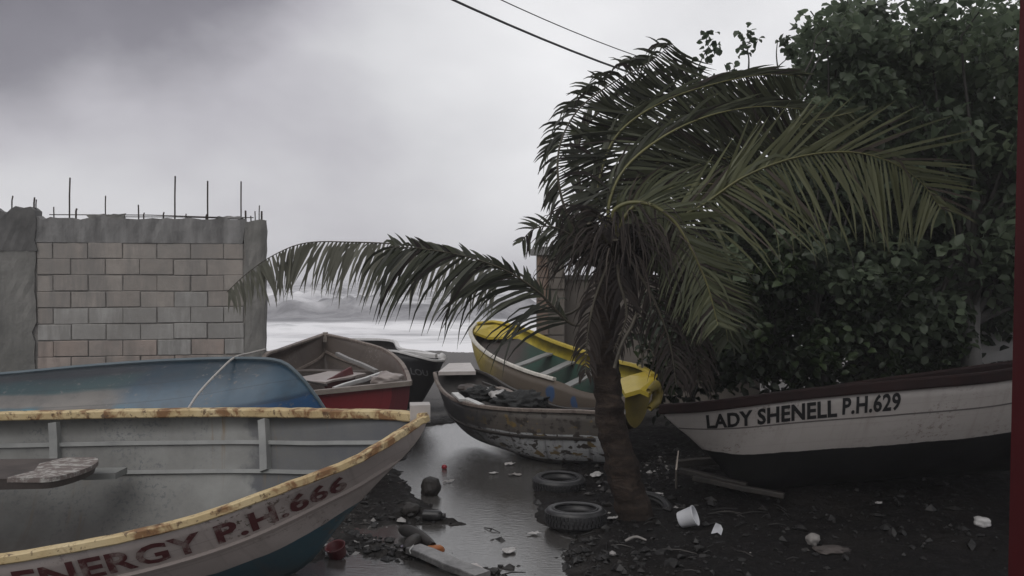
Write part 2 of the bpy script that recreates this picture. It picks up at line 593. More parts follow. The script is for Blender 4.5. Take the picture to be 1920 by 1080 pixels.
blue.color(col); blue.bump(blue.math('ADD', blue.noise(7, 5, 0.6, vec=uv), lap), 0.3, 0.012)
MAT['blue_out'] = blue.m
MAT['blue_in'] = simple('dull_blue_interior', (0.06, 0.09, 0.11), (0.10, 0.13, 0.15), 4, 0.6)
MAT['bare_rim'] = wood('bare_pale_timber', (0.22, 0.19, 0.16), (0.33, 0.29, 0.25), (0.12, 0.09, 0.07), (10, 10, 10))

MAT['red_out'] = hull_mat('red_hull_paint', ((0.0, (0.20, 0.018, 0.022)), (0.6, (0.10, 0.012, 0.016))), (0.045, 0.015, 0.016), 0.5, None, 0.45)
MAT['red_in'] = hull_mat('brown_bare_hull_inside', ((0.0, (0.10, 0.08, 0.068)), (0.45, (0.085, 0.07, 0.062)), (0.9, (0.07, 0.04, 0.038))), (0.06, 0.048, 0.042), 0.6, (0.16, 0.14, 0.125), 0.6)
MAT['red_rim'] = wood('brown_worn_timber', (0.12, 0.095, 0.08), (0.20, 0.165, 0.14), (0.07, 0.05, 0.042), (10, 10, 10))
MAT['red_plank'] = simple('dark_red_plank_paint', (0.075, 0.014, 0.016), (0.11, 0.022, 0.022), 5, 0.55, 0.2)
MAT['cream'] = simple('cream_paint', (0.15, 0.125, 0.105), (0.24, 0.205, 0.175), 6, 0.5, 0.2)
MAT['pink_tan'] = simple('washed_tan_board', (0.25, 0.21, 0.19), (0.34, 0.30, 0.28), 5, 0.35, 0.2)
MAT['pale_pole'] = simple('pale_grey_pole', (0.42, 0.42, 0.41), (0.55, 0.55, 0.53), 8, 0.45, 0.1)
MAT['dull_pole'] = simple('dull_grey_pole', (0.16, 0.155, 0.15), (0.23, 0.22, 0.21), 8, 0.5, 0.1)

MAT['black_out'] = hull_mat('black_hull_paint', ((0.0, (0.022, 0.023, 0.026)), (0.9, (0.018, 0.02, 0.02))), (0.035, 0.034, 0.034), 0.3, None, 0.5)
MAT['dark_in'] = simple('dark_hull_inside', (0.028, 0.026, 0.025), (0.055, 0.05, 0.047), 5, 0.6)
MAT['white_paint'] = simple('chalky_white_paint', (0.46, 0.455, 0.45), (0.62, 0.61, 0.60), 7, 0.5, 0.15)
MAT['grey_text'] = M('faded_grey_lettering', 0.6).color((0.17, 0.175, 0.18)).m
MAT['mid_out'] = hull_mat('brown_and_white_hull', ((0.0, (0.105, 0.092, 0.078)), (0.28, (0.44, 0.45, 0.455)), (0.66, (0.11, 0.11, 0.11))), (0.045, 0.042, 0.04), 0.75, (0.06, 0.055, 0.05), 0.55, patches=((9.0, 0.545, (0.035, 0.027, 0.02), (1, 1.2, 1)), (5.0, 0.60, (0.19, 0.13, 0.045), (1, 1.6, 1))))
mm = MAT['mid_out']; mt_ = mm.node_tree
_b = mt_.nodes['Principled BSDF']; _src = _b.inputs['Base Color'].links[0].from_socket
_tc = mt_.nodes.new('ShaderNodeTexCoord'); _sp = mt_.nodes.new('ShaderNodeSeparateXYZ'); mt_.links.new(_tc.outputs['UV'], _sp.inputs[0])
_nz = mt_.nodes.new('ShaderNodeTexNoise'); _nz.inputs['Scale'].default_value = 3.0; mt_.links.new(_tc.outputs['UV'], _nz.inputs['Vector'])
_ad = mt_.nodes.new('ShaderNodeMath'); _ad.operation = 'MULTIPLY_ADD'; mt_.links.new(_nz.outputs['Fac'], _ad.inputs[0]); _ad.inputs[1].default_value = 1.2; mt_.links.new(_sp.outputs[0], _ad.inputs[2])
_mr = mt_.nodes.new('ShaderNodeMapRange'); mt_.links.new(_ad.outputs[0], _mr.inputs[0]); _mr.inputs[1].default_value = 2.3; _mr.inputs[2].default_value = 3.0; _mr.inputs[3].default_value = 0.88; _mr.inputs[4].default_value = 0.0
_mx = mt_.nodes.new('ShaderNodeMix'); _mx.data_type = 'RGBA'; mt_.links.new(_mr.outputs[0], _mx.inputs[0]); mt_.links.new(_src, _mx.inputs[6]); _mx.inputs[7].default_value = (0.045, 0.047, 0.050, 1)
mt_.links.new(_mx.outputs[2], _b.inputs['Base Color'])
MAT['deck'] = simple('pale_weathered_deck', (0.36, 0.33, 0.31), (0.46, 0.43, 0.41), 6, 0.35, 0.15)
MAT['yellow'] = simple('yellow_paint', (0.36, 0.27, 0.02), (0.45, 0.345, 0.034), 5, 0.4, 0.2)
MAT['yel_out'] = hull_mat('yellow_faded_hull', ((0.0, (0.40, 0.31, 0.035)), (0.40, (0.34, 0.265, 0.045))), (0.17, 0.14, 0.10), 0.5, (0.14, 0.11, 0.07), 0.5, patches=())
m2 = M('yellow_hull_dirty_aft', 0.5)
uv = m2.tc.outputs['UV']; s = m2.sep(uv)
u = m2.math('ADD', s[0], m2.math('MULTIPLY', m2.noise(2, 4, 0.6, vec=uv), 1.4))
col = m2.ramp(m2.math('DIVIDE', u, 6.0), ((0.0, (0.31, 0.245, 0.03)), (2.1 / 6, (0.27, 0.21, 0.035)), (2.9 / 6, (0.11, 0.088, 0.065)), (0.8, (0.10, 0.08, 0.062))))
def spot(uc, vc, r_):
    w_ = m2.math('MULTIPLY', m2.math('SUBTRACT', m2.noise(7, 3, 0.5, vec=uv), 0.5), 0.12)
    du_ = m2.math('SUBTRACT', s[0], uc); dv_ = m2.math('SUBTRACT', s[1], vc)
    q_ = m2.math('SQRT', m2.math('ADD', m2.math('MULTIPLY', du_, du_), m2.math('MULTIPLY', dv_, dv_)))
    return m2.mr(m2.math('ADD', q_, w_), r_, r_ - .03)
bl = m2.math('MAXIMUM', spot(3.38, .19, .12), spot(3.98, .20, .10))
col = m2.mix(bl, col, (0.035, 0.075, 0.16))
col = m2.mix(m2.mr(m2.noise(1.0, 5, 0.65, vec=uv, st=(8, 1, 1)), 0.5, 0.72, 0, 0.5), col, (0.10, 0.08, 0.055))
m2.color(col); m2.bump(m2.noise(14, 5, 0.6, vec=uv), 0.25, 0.006)
MAT['yel_out'] = m2.m
m2 = M('green_hull_inside', 0.55)
uv = m2.tc.outputs['UV']; s = m2.sep(uv)
col = m2.ramp(m2.math('DIVIDE', s[1], 2.0), ((0.0, (0.42, 0.33, 0.03)), (0.075, (0.022, 0.060, 0.044)), (0.35, (0.020, 0.028, 0.024))), 'CONSTANT')
fw = m2.math('MULTIPLY', m2.mr(m2.math('ADD', s[0], m2.math('MULTIPLY', m2.noise(3, 4, 0.6, vec=uv), .6)), 1.9, 1.6), m2.mr(s[1], .15, .16))
col = m2.mix(fw, col, (0.045, 0.035, 0.032))
col = m2.mix(m2.mr(m2.noise(4, 5, 0.6, vec=uv), 0.4, 0.7, 0, 0.6), col, (0.03, 0.035, 0.03))
m2.color(col)
MAT['yel_in'] = m2.m
MAT['yellow_shaded'] = simple('shaded_yellow_paint', (0.16, 0.125, 0.03), (0.27, 0.205, 0.035), 4, 0.5, 0.3)  # shading at the stern painted in as a duller, darker yellow
MAT['rope_rim'] = simple('white_fibre_rim', (0.45, 0.43, 0.38), (0.62, 0.59, 0.53), 14, 0.6, 0.5)
MAT['lady_out'] = hull_mat('white_hull_over_black', ((0.0, (0.40, 0.372, 0.352)), (0.60, (0.012, 0.012, 0.012))), (0.27, 0.24, 0.215), 0.6, (0.20, 0.17, 0.15), 0.5, dark_from=0.60)
MAT['lady_rim'] = simple('dark_red_brown_gunwale', (0.012, 0.006, 0.006), (0.026, 0.011, 0.010), 6, 0.7, 0.2, 0.2)
MAT['black_text'] = M('black_lettering', 0.5).color((0.010, 0.010, 0.011)).m
MAT['groove'] = M('dark_seam', 0.8).color((0.10, 0.09, 0.085)).m

# vegetation
def leafmat(name, c1, c2, c3=None, trans=0.25, rough=0.45):
    m = M(name, rough, 0.4)
    t = m.attr('tone')
    st = ((0.0, c1), (1.0, c2)) if c3 is None else ((0.0, c1), (0.55, c2), (1.0, c3))
    col = m.ramp(t, st)
    m.color(col)
    tr = m.n('ShaderNodeBsdfTranslucent'); m.put(tr.inputs['Color'], col)
    mx = m.n('ShaderNodeMixShader'); mx.inputs[0].default_value = trans
    out = m.nt.nodes['Material Output']
    m.nt.links.new(m.b.outputs[0], mx.inputs[1]); m.nt.links.new(tr.outputs[0], mx.inputs[2])
    m.nt.links.new(mx.outputs[0], out.inputs['Surface'])
    return m.m


MAT['palm_leaf'] = leafmat('coconut_leaflet', (0.032, 0.035, 0.025), (0.085, 0.095, 0.052), (0.15, 0.158, 0.080), 0.22)
MAT['palm_pale'] = leafmat('haze_pale_leaflet', (0.11, 0.11, 0.085), (0.19, 0.19, 0.15), (0.27, 0.265, 0.215), 0.5)  # haze and backlight on the far frond painted in as paler grey
MAT['palm_dead'] = leafmat('dead_fibre', (0.016, 0.012, 0.011), (0.042, 0.033, 0.028), (0.085, 0.070, 0.056), 0.1, 0.85)
MAT['rachis'] = simple('yellow_green_midrib', (0.10, 0.10, 0.035), (0.17, 0.16, 0.06), 3, 0.45, 0.1)
MAT['rachis_dark'] = simple('dark_midrib', (0.04, 0.035, 0.025), (0.07, 0.06, 0.04), 3, 0.6, 0.1)
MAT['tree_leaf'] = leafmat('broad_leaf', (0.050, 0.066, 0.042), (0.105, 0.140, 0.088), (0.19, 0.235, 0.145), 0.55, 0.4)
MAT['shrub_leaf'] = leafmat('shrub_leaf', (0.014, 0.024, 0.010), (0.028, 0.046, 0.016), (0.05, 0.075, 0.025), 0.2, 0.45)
m = M('palm_bark', 0.9, 0.25)
g = m.noise(2.0, 5, 0.65, 0.5, st=(2, 2, 7)); g2 = m.noise(16, 5, 0.7)
c = m.ramp(g, ((0.3, (0.010, 0.007, 0.0055)), (0.5, (0.026, 0.018, 0.014)), (0.7, (0.060, 0.043, 0.032))))
m.color(m.mix(m.mr(g2, 0.45, 0.7, 0, 0.6), c, (0.012, 0.009, 0.008)))
m.bump(m.math('ADD', g, g2), 0.7, 0.03)
MAT['palm_bark'] = m.m
MAT['bark'] = simple('grey_bark', (0.03, 0.027, 0.024), (0.07, 0.066, 0.06), 5, 0.9, 0.5)
MAT['pale_bark'] = simple('pale_limed_bark', (0.085, 0.082, 0.079), (0.145, 0.142, 0.136), 4, 0.9, 0.4)

# litter
MAT['rubber'] = simple('wet_tyre_rubber', (0.014, 0.014, 0.015), (0.028, 0.028, 0.029), 10, 0.42, 0.2)
MAT['white_plastic'] = simple('scuffed_white_plastic', (0.52, 0.53, 0.56), (0.63, 0.64, 0.66), 7, 0.4, 0.1)
MAT['torn_plastic'] = simple('dirty_white_plastic', (0.30, 0.29, 0.28), (0.48, 0.47, 0.46), 8, 0.5, 0.3)
MAT['black_plastic'] = simple('black_wet_plastic', (0.010, 0.010, 0.011), (0.022, 0.021, 0.021), 8, 0.35, 0.2)
MAT['husk'] = simple('sodden_coconut_husk', (0.010, 0.009, 0.008), (0.024, 0.019, 0.016), 9, 0.6, 0.6, dist=0.02)
MAT['orange'] = simple('orange_plastic', (0.38, 0.13, 0.022), (0.30, 0.085, 0.02), 9, 0.4, 0.2)
MAT['red_plastic'] = simple('dull_red_plastic', (0.11, 0.016, 0.018), (0.075, 0.014, 0.016), 6, 0.4, 0.15)
MAT['red_bright'] = M('red_plastic_ball', 0.35).color((0.24, 0.012, 0.02)).m
MAT['purple'] = simple('faded_purple_plastic', (0.17, 0.155, 0.20), (0.22, 0.20, 0.26), 6, 0.4, 0.1)
MAT['grey_plank'] = wood('soaked_grey_plank', (0.10, 0.098, 0.095), (0.20, 0.195, 0.19), (0.05, 0.048, 0.046), (8, 8, 8), 0.35)
MAT['dark_wood'] = wood('black_driftwood', (0.014, 0.012, 0.011), (0.032, 0.027, 0.023), (0.01, 0.009, 0.008), (8, 8, 8))
MAT['stone'] = simple('pale_stone', (0.16, 0.15, 0.14), (0.26, 0.245, 0.23), 8, 0.7, 0.4)
MAT['foam'] = simple('white_foam_lump', (0.44, 0.43, 0.42), (0.56, 0.55, 0.54), 8, 0.7, 0.4)
MAT['rope'] = simple('pale_rope', (0.34, 0.32, 0.30), (0.46, 0.44, 0.41), 30, 0.8, 0.4)
MAT['cable'] = M('black_cable', 0.6).color((0.02, 0.02, 0.022)).m
MAT['net'] = simple('black_net', (0.012, 0.013, 0.013), (0.030, 0.032, 0.031), 18, 0.6, 0.7, dist=0.03)
m = M('debris_mix', 0.55)
m.color(m.ramp(m.attr('tone'), ((0.0, (0.005, 0.0045, 0.0042)), (0.5, (0.013, 0.0115, 0.010)), (0.80, (0.032, 0.028, 0.025)), (0.93, (0.10, 0.095, 0.088)), (1.0, (0.28, 0.27, 0.26)))))
MAT['debris'] = m.m
m = M('red_post_paint', 0.6, 0.15)
m.color(m.ramp(m.noise(3, 5, 0.6, st=(1, 1, 0.4)), ((0.3, (0.040, 0.006, 0.007)), (0.7, (0.085, 0.009, 0.012)))))
m.bump(m.noise(12, 5, 0.6, st=(1, 1, 0.15)), 0.4, 0.004)
MAT['red_post'] = m.m
MAT['fence_white'] = simple('pale_limewashed_wall', (0.34, 0.33, 0.32), (0.46, 0.45, 0.44), 2, 0.9, 0.3)
MAT['plaster'] = simple('dirty_beige_plaster', (0.12, 0.105, 0.09), (0.18, 0.16, 0.14), 2, 0.9, 0.4)
MAT['brick_old'] = block_mat('orange_brown_block', (0.20, 0.125, 0.09), (0.26, 0.19, 0.15), (0.11, 0.09, 0.075))

# ------------------------------------------------------------------ terrain and water
PUD = np.array([G(*p)[:2] for p in ((786, 800), (860, 795), (930, 815), (1010, 850), (1050, 880), (1000, 930), (1015, 975), (1060, 1012), (985, 1010), (915, 988), (850, 962), (790, 935), (748, 893), (762, 850))])
PUD2 = [G(905, 1045), G(830, 1010), G(690, 1075), G(980, 1030), G(750, 1000), G(600, 1068), G(1010, 1075), G(770, 1075), G(850, 1075)]
PUD2R = (0.34, 0.42, 0.34, 0.35, 0.22, 0.22, 0.35, 0.35, 0.35)


def poly_sd(pts, poly):
    d = np.full(len(pts), 1e9); inside = np.zeros(len(pts), bool)
    n = len(poly)
    for i in range(n):
        a, b = poly[i], poly[(i + 1) % n]
        e = b - a; w = pts - a
        t = np.clip((w @ e) / (e @ e), 0, 1)
        d = np.minimum(d, np.linalg.norm(w - t[:, None] * e, axis=1))
        c = (a[1] > pts[:, 1]) != (b[1] > pts[:, 1])
        xx = a[0] + (pts[:, 1] - a[1]) / (b[1] - a[1] + 1e-12) * e[0]
        inside ^= c & (pts[:, 0] < xx)
    return np.where(inside, -d, d)


def vnoise(x, y, seed):
    """value noise, vectorised"""
    xi = np.floor(x).astype(np.int64); yi = np.floor(y).astype(np.int64)
    xf = x - xi; yf = y - yi
    xf = xf * xf * (3 - 2 * xf); yf = yf * yf * (3 - 2 * yf)

    def h(a, b):
        k = (a * 374761393 + b * 668265263 + seed * 974634777) & 0xffffffff
        k = ((k ^ (k >> 13)) * 1274126177) & 0xffffffff
        return ((k ^ (k >> 16)) & 0xffff) / 65535.0
    return (h(xi, yi) * (1 - xf) + h(xi + 1, yi) * xf) * (1 - yf) + (h(xi, yi + 1) * (1 - xf) + h(xi + 1, yi + 1) * xf) * yf


def fbm(x, y, f, o, seed):
    s = 0; a = 1; t = 0
    for i in range(o):
        s = s + a * vnoise(x * f, y * f, seed + i); t += a
        a *= 0.55; f *= 2.07
    return s / t - 0.5


def ground_h(x, y):
    z = np.where(y > 13, -0.6 * np.clip((y - 13) / 17, 0, None) ** 1.15, 0.0)
    z = np.maximum(z, -4.0) + np.where(y > 18, 0.34 * fbm(x, y, 0.16, 3, 77), 0)
    ba = 0.035 + 0.04 * np.clip(fbm(x, y, 0.5, 3, 3), -0.5, 0.5)
    rough = 0.07 * fbm(x, y, 1.3, 3, 11) + 0.075 * fbm(x, y, 3.8, 4, 21) + 0.034 * fbm(x, y, 17, 3, 31)
    pts = np.stack([x, y], 1)
    sd_ = poly_sd(pts, PUD)
    sd_ += 0.35 * fbm(x, y, 2.2, 4, 41)
    k = np.clip((0.18 - sd_) / 0.5, 0, 1)
    dep = 0.13 * k * k * (3 - 2 * k)
    for c, r in zip(PUD2, PUD2R):
        q = np.clip(1.4 - np.hypot(x - c[0], (y - c[1])) / r, 0, 1)
        dep = np.maximum(dep, 0.072 * q)
    amp = np.clip(1 - 0.6 * k, 0.3, 1) * np.where(y > 13, 0.5, 1)
    # sand heaped under the boat at the right
    heap = 0.10 * np.clip(1 - ((x - 3.6) / 3.0) ** 2 - ((y - 9.3) / 1.5) ** 2, 0, 1)
    return z + ba * np.clip(1 - k, 0, 1) + rough * amp - dep + heap


def axis(a, b, lo, hi, step, grow=1.22):
    v = list(np.arange(lo, hi, step))
    s = step; p = lo
    left = []
    while p > a:
        s *= grow; p -= s; left.append(p)
    s = step; p = v[-1]
    right = []
    while p < b:
        s *= grow; p += s; right.append(p)
    return np.array(left[::-1] + v + right)


gx = axis(-70, 70, -2.4, 4.4, 0.026)
gy = axis(-12, 60, 5.9, 12.6, 0.026)
X, Y = np.meshgrid(gx, gy)
Z = ground_h(X.ravel(), Y.ravel())


def grid_mesh(name, X, Y, Z, mat, tone=None):
    ny, nx = X.shape
    v = np.stack([X.ravel(), Y.ravel(), Z], 1)
    i = np.arange(ny * nx).reshape(ny, nx)
    q = np.stack([i[:-1, :-1].ravel(), i[:-1, 1:].ravel(), i[1:, 1:].ravel(), i[1:, :-1].ravel()], 1)
    me = bpy.data.meshes.new(name)
    me.vertices.add(len(v)); me.vertices.foreach_set('co', v.astype(np.float32).ravel())
    me.loops.add(q.size); me.loops.foreach_set('vertex_index', q.astype(np.int32).ravel())
    me.polygons.add(len(q)); me.polygons.foreach_set('loop_start', np.arange(0, q.size, 4, dtype=np.int32))
    me.polygons.foreach_set('use_smooth', np.ones(len(q), bool))
    me.materials.append(mat)
    if tone is not None:
        a = me.attributes.new('tone', 'FLOAT', 'POINT'); a.data.foreach_set('value', tone.astype(np.float32))
    me.update(calc_edges=True); me.validate()
    o = bpy.data.objects.new(name, me); COL.objects.link(o)
    return tag(o, kind='structure')


grid_mesh('ground', X, Y, Z, MAT['mud'])
_xs = np.linspace(-3.0, 2.4, 40); _ys = np.linspace(5.2, 13.5, 50)
Xp, Yp = np.meshgrid(_xs, _ys)
grid_mesh('puddle', Xp, Yp, np.zeros(Xp.size), MAT['puddle'])


def gz(x, y):
    return float(ground_h(np.array([x]), np.array([y]))[0])


def on_ground(px, py, dz=0.0):
    p = G(px, py)
    for _ in range(3):
        z = max(gz(p[0], p[1]), 0.0)
        p = G(px, py, z)
    p[2] += dz
    return p


# sea with lines of breakers
sx = axis(-700, 700, -26, 12, 0.42, 1.25)
sy = axis(24, 1100, 24, 110, 0.42, 1.12)
X, Y = np.meshgrid(sx, sy)
x, y = X.ravel(), Y.ravel()
wig = 7 * fbm(x, y, 0.05, 3, 51) + 2.5 * fbm(x, y, 0.22, 2, 53)
yy = y + wig * 1.6
zz = np.zeros_like(x); crest = np.zeros_like(x)
for y0, a_, wd in ((38, 0.22, 2.2), (47, 0.35, 2.6), (62, 1.45, 2.6), (80, 0.9, 5), (101, 1.2, 7), (128, 1.3, 9), (165, 1.5, 12), (215, 1.6, 14), (280, 1.8, 18), (360, 1.8, 20)):
    amp = a_ * np.clip(0.55 + 1.3 * fbm(x + y0 * 7, y * 0.2, 0.07, 3, int(y0)), 0.1, 1.3)
    t = (yy - y0) / wd
    prof = np.where(t < 0, np.exp(-(t / 0.45) ** 2), np.exp(-(t / 1.3) ** 2))
    zz += amp * prof
    spray = np.clip(fbm(x, y, 0.6, 4, 60 + int(y0)) * 3.0, 0, 1) * prof * amp
    zz += 1.0 * spray
    crest = np.maximum(crest, np.clip(prof * 1.4 - 0.55, 0, 1) * np.clip(0.30 + 2.4 * fbm(x, y, 0.45, 4, 90 + int(y0)), 0, 1))
zz += 0.10 * fbm(x, y, 0.9, 3, 71) * np.clip(y / 40, 0, 1)
grid_mesh('sea', X, Y, -0.72 + zz, MAT['sea'], crest)

# ------------------------------------------------------------------ concrete block wall
A = P(60, 520, 10.2); B = P(497, 520, 10.7)
wd_ = unit((B - A) * (1, 1, 0)); wn_ = np.array((wd_[1], -wd_[0], 0.0))      # wn_ faces the camera
zv = np.array((0, 0, 1.0))
wall = thing('block_wall', (A[0], A[1] + 0.2, 0), 'unfinished concrete block wall with rusty rods sticking out of its top', 'wall')
Lw = np.linalg.norm((B - A)[:2])
BOT = -0.3


def wp(s, n, z):
    """point on the wall: s metres along from A, n out towards the viewer"""
    return np.array((A[0], A[1], 0)) + wd_ * s + wn_ * n + zv * z


TOP = 2.92
def wbox(s0, s1, n0, n1, z0, z1):
    return MB().box((wp(s0, n0, z0) + wp(s1, n1, z1)) / 2, wd_ * (s1 - s0) / 2, wn_ * (n1 - n0) / 2, zv * (z1 - z0) / 2)


wbox(-2.6, Lw - 0.02, -0.2, -0.012, BOT, TOP - 0.3).build('mortar_core', MAT['mortar'], wall)


def rough_slab(s0, s1, n0, n1, z0, z1, ns, top_amp, name, mat, edge=0.012, seed=0):
    """concrete cast with an uneven top and edges"""
    zs = np.linspace(z0, z1, max(3, int((z1 - z0) / 0.12) + 1))
    ss = np.linspace(s0, s1, ns)
    v, f = [], []
    r = np.random.default_rng(seed)
    jt = r.normal(0, top_amp, ns)
    for side in (0, 1):
        for zi, z in enumerate(zs):
            for i, s in enumerate(ss):
                n = n1 if side == 0 else n0
                ds = r.normal(0, edge) if i in (0, ns - 1) else 0
                dn = r.normal(0, 0.003) if side == 0 else 0
                v.append(wp(s + ds, n + dn, z + (jt[i] if zi == len(zs) - 1 else 0)))
    nz = len(zs); off = nz * ns
    for zi in range(nz - 1):
        for i in range(ns - 1):
            a = zi * ns + i
            f.append((a, a + 1, a + ns + 1, a + ns))
            f.append((off + a + 1, off + a, off + a + ns, off + a + ns + 1))
        a = zi * ns
        f.append((off + a, a, a + ns, off + a + ns))
        a = zi * ns + ns - 1
        f.append((a, off + a, off + a + ns, a + ns))
    t = (nz - 1) * ns
    for i in range(ns - 1):
        f.append((t + i, t + i + 1, off + t + i + 1, off + t + i))
    return mk(name, v, f, mat, wall)


rough_slab(0.045, Lw - 0.25, -0.205, 0.004, TOP - 0.30, TOP, 30, 0.012, 'ring_beam', MAT['beam'], seed=3)
rough_slab(-0.42, 0.035, -0.22, 0.022, BOT, TOP - 0.40, 8, 0.002, 'concrete_column', MAT['concrete'], 0.012, 4)
rough_slab(-0.43, 0.05, -0.23, 0.030, TOP - 0.405, TOP + 0.10, 10, 0.022, 'column_head', MAT['dark_concrete'], 0.012, 14)
rough_slab(Lw - 0.245, Lw, -0.21, 0.016, BOT, TOP - 0.01, 6, 0.014, 'concrete_column', MAT['concrete'], 0.008, 5)
rough_slab(-2.6, -0.43, -0.205, 0.01, TOP - 0.3, TOP + 0.08, 12, 0.02, 'ring_beam', MAT['beam'], seed=6)

bl_mesh = {}
BLW, BLH, JT = 0.392, 0.197, 0.011


def block_mesh(w, key):
    k = (round(w, 3), key)
    if k in bl_mesh: return bl_mesh[k]
    bm = bmesh.new()
    bmesh.ops.create_cube(bm, size=1.0)
    for v in bm.verts: v.co = Vector((v.co.x * w, v.co.y * 0.06, v.co.z * (BLH - JT)))
    bmesh.ops.bevel(bm, geom=[e for e in bm.edges], offset=0.005, segments=1, affect='EDGES')
    me = bpy.data.meshes.new('block'); bm.to_mesh(me); bm.free()
    me.materials.append(MAT[key]); bl_mesh[k] = me
    return me


yaw = math.atan2(wd_[1], wd_[0])
zr = TOP - 0.30
row = 0
while zr - BLH > 0.1:
    key = 'block_grey' if row in (4, 5) else ('block_pink' if row in (6, 7, 8) else 'block_tan')
    for (s0, s1) in ((0.05, Lw - 0.255), (-2.5, -0.43)):
        if s0 < 0 and row > 7: continue
        s = s0
        first = True
        while s < s1 - 0.02:
            w = BLW
            if first: w = BLW * (0.47 if row % 2 == 0 else 0.97); first = False
            e = min(s + w, s1)
            if s1 - e < 0.05: e = s1
            if e - s > 0.03:
                kk = key if random.random() > 0.12 else random.choice(['block_tan', 'block_grey'])
                o = bpy.data.objects.new('block', block_mesh(e - s - JT, kk))
                COL.objects.link(o); o.parent = wall
                p = wp((s + e) / 2 + random.uniform(-.005, .005), -0.03 + random.uniform(-0.004, 0.007), zr - BLH / 2 + random.uniform(-0.005, 0.005)) - org(wall)
                o.location = tuple(p); o.rotation_euler = (random.uniform(-.01, .01), random.uniform(-.012, .012), yaw + random.uniform(-.006, .006))
            s = e
    zr -= BLH; row += 1

for (px, y0, y1, r_) in ((18, 367, 385, .009), (60, 370, 392, .011), (64, 374, 392, .008), (98, 388, 398, .008), (127, 333, 400, .010), (139, 391, 400, .012), (195, 367, 397, .008), (258, 384, 402, .009), (267, 399, 404, .009),
                         (304, 398, 406, .010), (326, 330, 406, .010), (347, 401, 408, .008), (388, 339, 409, .010), (385, 402, 409, .013), (451, 340, 411, .009), (460, 395, 411, .012), (470, 405, 411, .008), (478, 396, 412, .007), (485, 385, 412, .007), (490, 396, 413, .012)):
    # solve the distance along the wall for this pixel
    u = (px - 960) / FPX
    s = (u * A[1] - A[0]) / (wd_[0] - u * wd_[1])
    b = wp(s, -0.08, 0); d = b[1]
    zt, zb = P(px, y0, d)[2], P(px, y1, d)[2]
    lean = random.uniform(-0.01, 0.01)
    MB().tube([(b[0], b[1], zb - 0.15), (b[0] + lean * .4, b[1], (zb + zt) / 2), (b[0] + lean, b[1] + .01, zt)], r_, 6).build('reinforcing_rod', MAT['rust'], wall)
def s_at(px):
    u = (px - 960) / FPX
    return (u * A[1] - A[0]) / (wd_[0] - u * wd_[1])
MB().tube([wp(s_at(90), -.06, TOP + .035), wp(s_at(280), -.05, TOP + .045), wp(s_at(400), -.06, TOP + .03), wp(s_at(475), -.06, TOP + .03)], .006, 5).build('horizontal_rod', MAT['rust'], wall)
MB().tube([wp(s_at(170), -.12, TOP + .02), wp(s_at(330), -.11, TOP + .03), wp(s_at(440), -.12, TOP + .02)], .006, 5).build('horizontal_rod', MAT['rust'], wall)
rough_slab(s_at(166), s_at(232), -.18, -.02, TOP - .02, TOP + .055, 8, .008, 'cement_lump', MAT['concrete'], .02, 8)
rough_slab(s_at(404), s_at(452), -.18, -.02, TOP + .012, TOP + .04, 8, .006, 'cement_lump', MAT['beam'], .02, 9)

# pillar and plastered wall behind the yellow boat
pil = thing('gate_pillar', (0.66, 14.7, -0.1), 'capped brown block pillar behind the yellow boat', 'pillar')
zt = P(1030, 478, 14.5)[2]
pb = MB().box((.66, 14.72, (zt - .3) / 2), (.235, 0, 0), (0, .20, 0), (0, 0, (zt + .3) / 2)); pb.build('pillar_core', MAT['plaster'], pil)
zc = zt
while zc > 0.0:
    for (x0, x1) in ((.425, .62), (.63, .895)):
        if random.random() < .12: continue
        o = MB().box(((x0 + x1) / 2, 14.505 + random.uniform(0, .008), zc - .095), ((x1 - x0) / 2 - .005, 0, 0), (0, .02, 0), (0, 0, .088)).build('block', MAT['brick_old'] if x0 < .5 else MAT['plaster'], pil)
    zc -= .195
MB().box((.64, 14.72, zt + .05), (.32, 0, 0), (0, .28, 0), (0, 0, .05)).box((.64, 14.72, zt + .12), (.28, 0, 0), (0, .24, 0), (0, 0, .022)).build('cap_stone', MAT['beam'], pil)
bw = thing('garden_wall', (2.5, 14.9, -0.1), 'dirty beige plastered wall running behind the palm trunk', 'wall')
MB().box((2.62, 14.95, .98), (1.71, 0, 0), (0, .08, 0), (0, 0, 1.18)).build('plaster_panel', MAT['plaster'], bw)
MB().box((2.62, 14.95, 2.20), (1.71, 0, 0), (0, .12, 0), (0, 0, .04)).build('coping', MAT['beam'], bw)
pw = thing('limewashed_wall', (8.2, 13.6, 0), 'pale limewashed wall glimpsed between the grey tree trunk and the red post', 'wall')
MB().box((8.4, 13.7, .9), (1.5, 0, 0), (0, .08, 0), (0, 0, 1.2)).build('wall_panel', MAT['fence_white'], pw)
MB().box((8.4, 13.7, 2.14), (1.5, 0, 0), (0, .11, 0), (0, 0, .035)).build('coping', MAT['concrete'], pw)


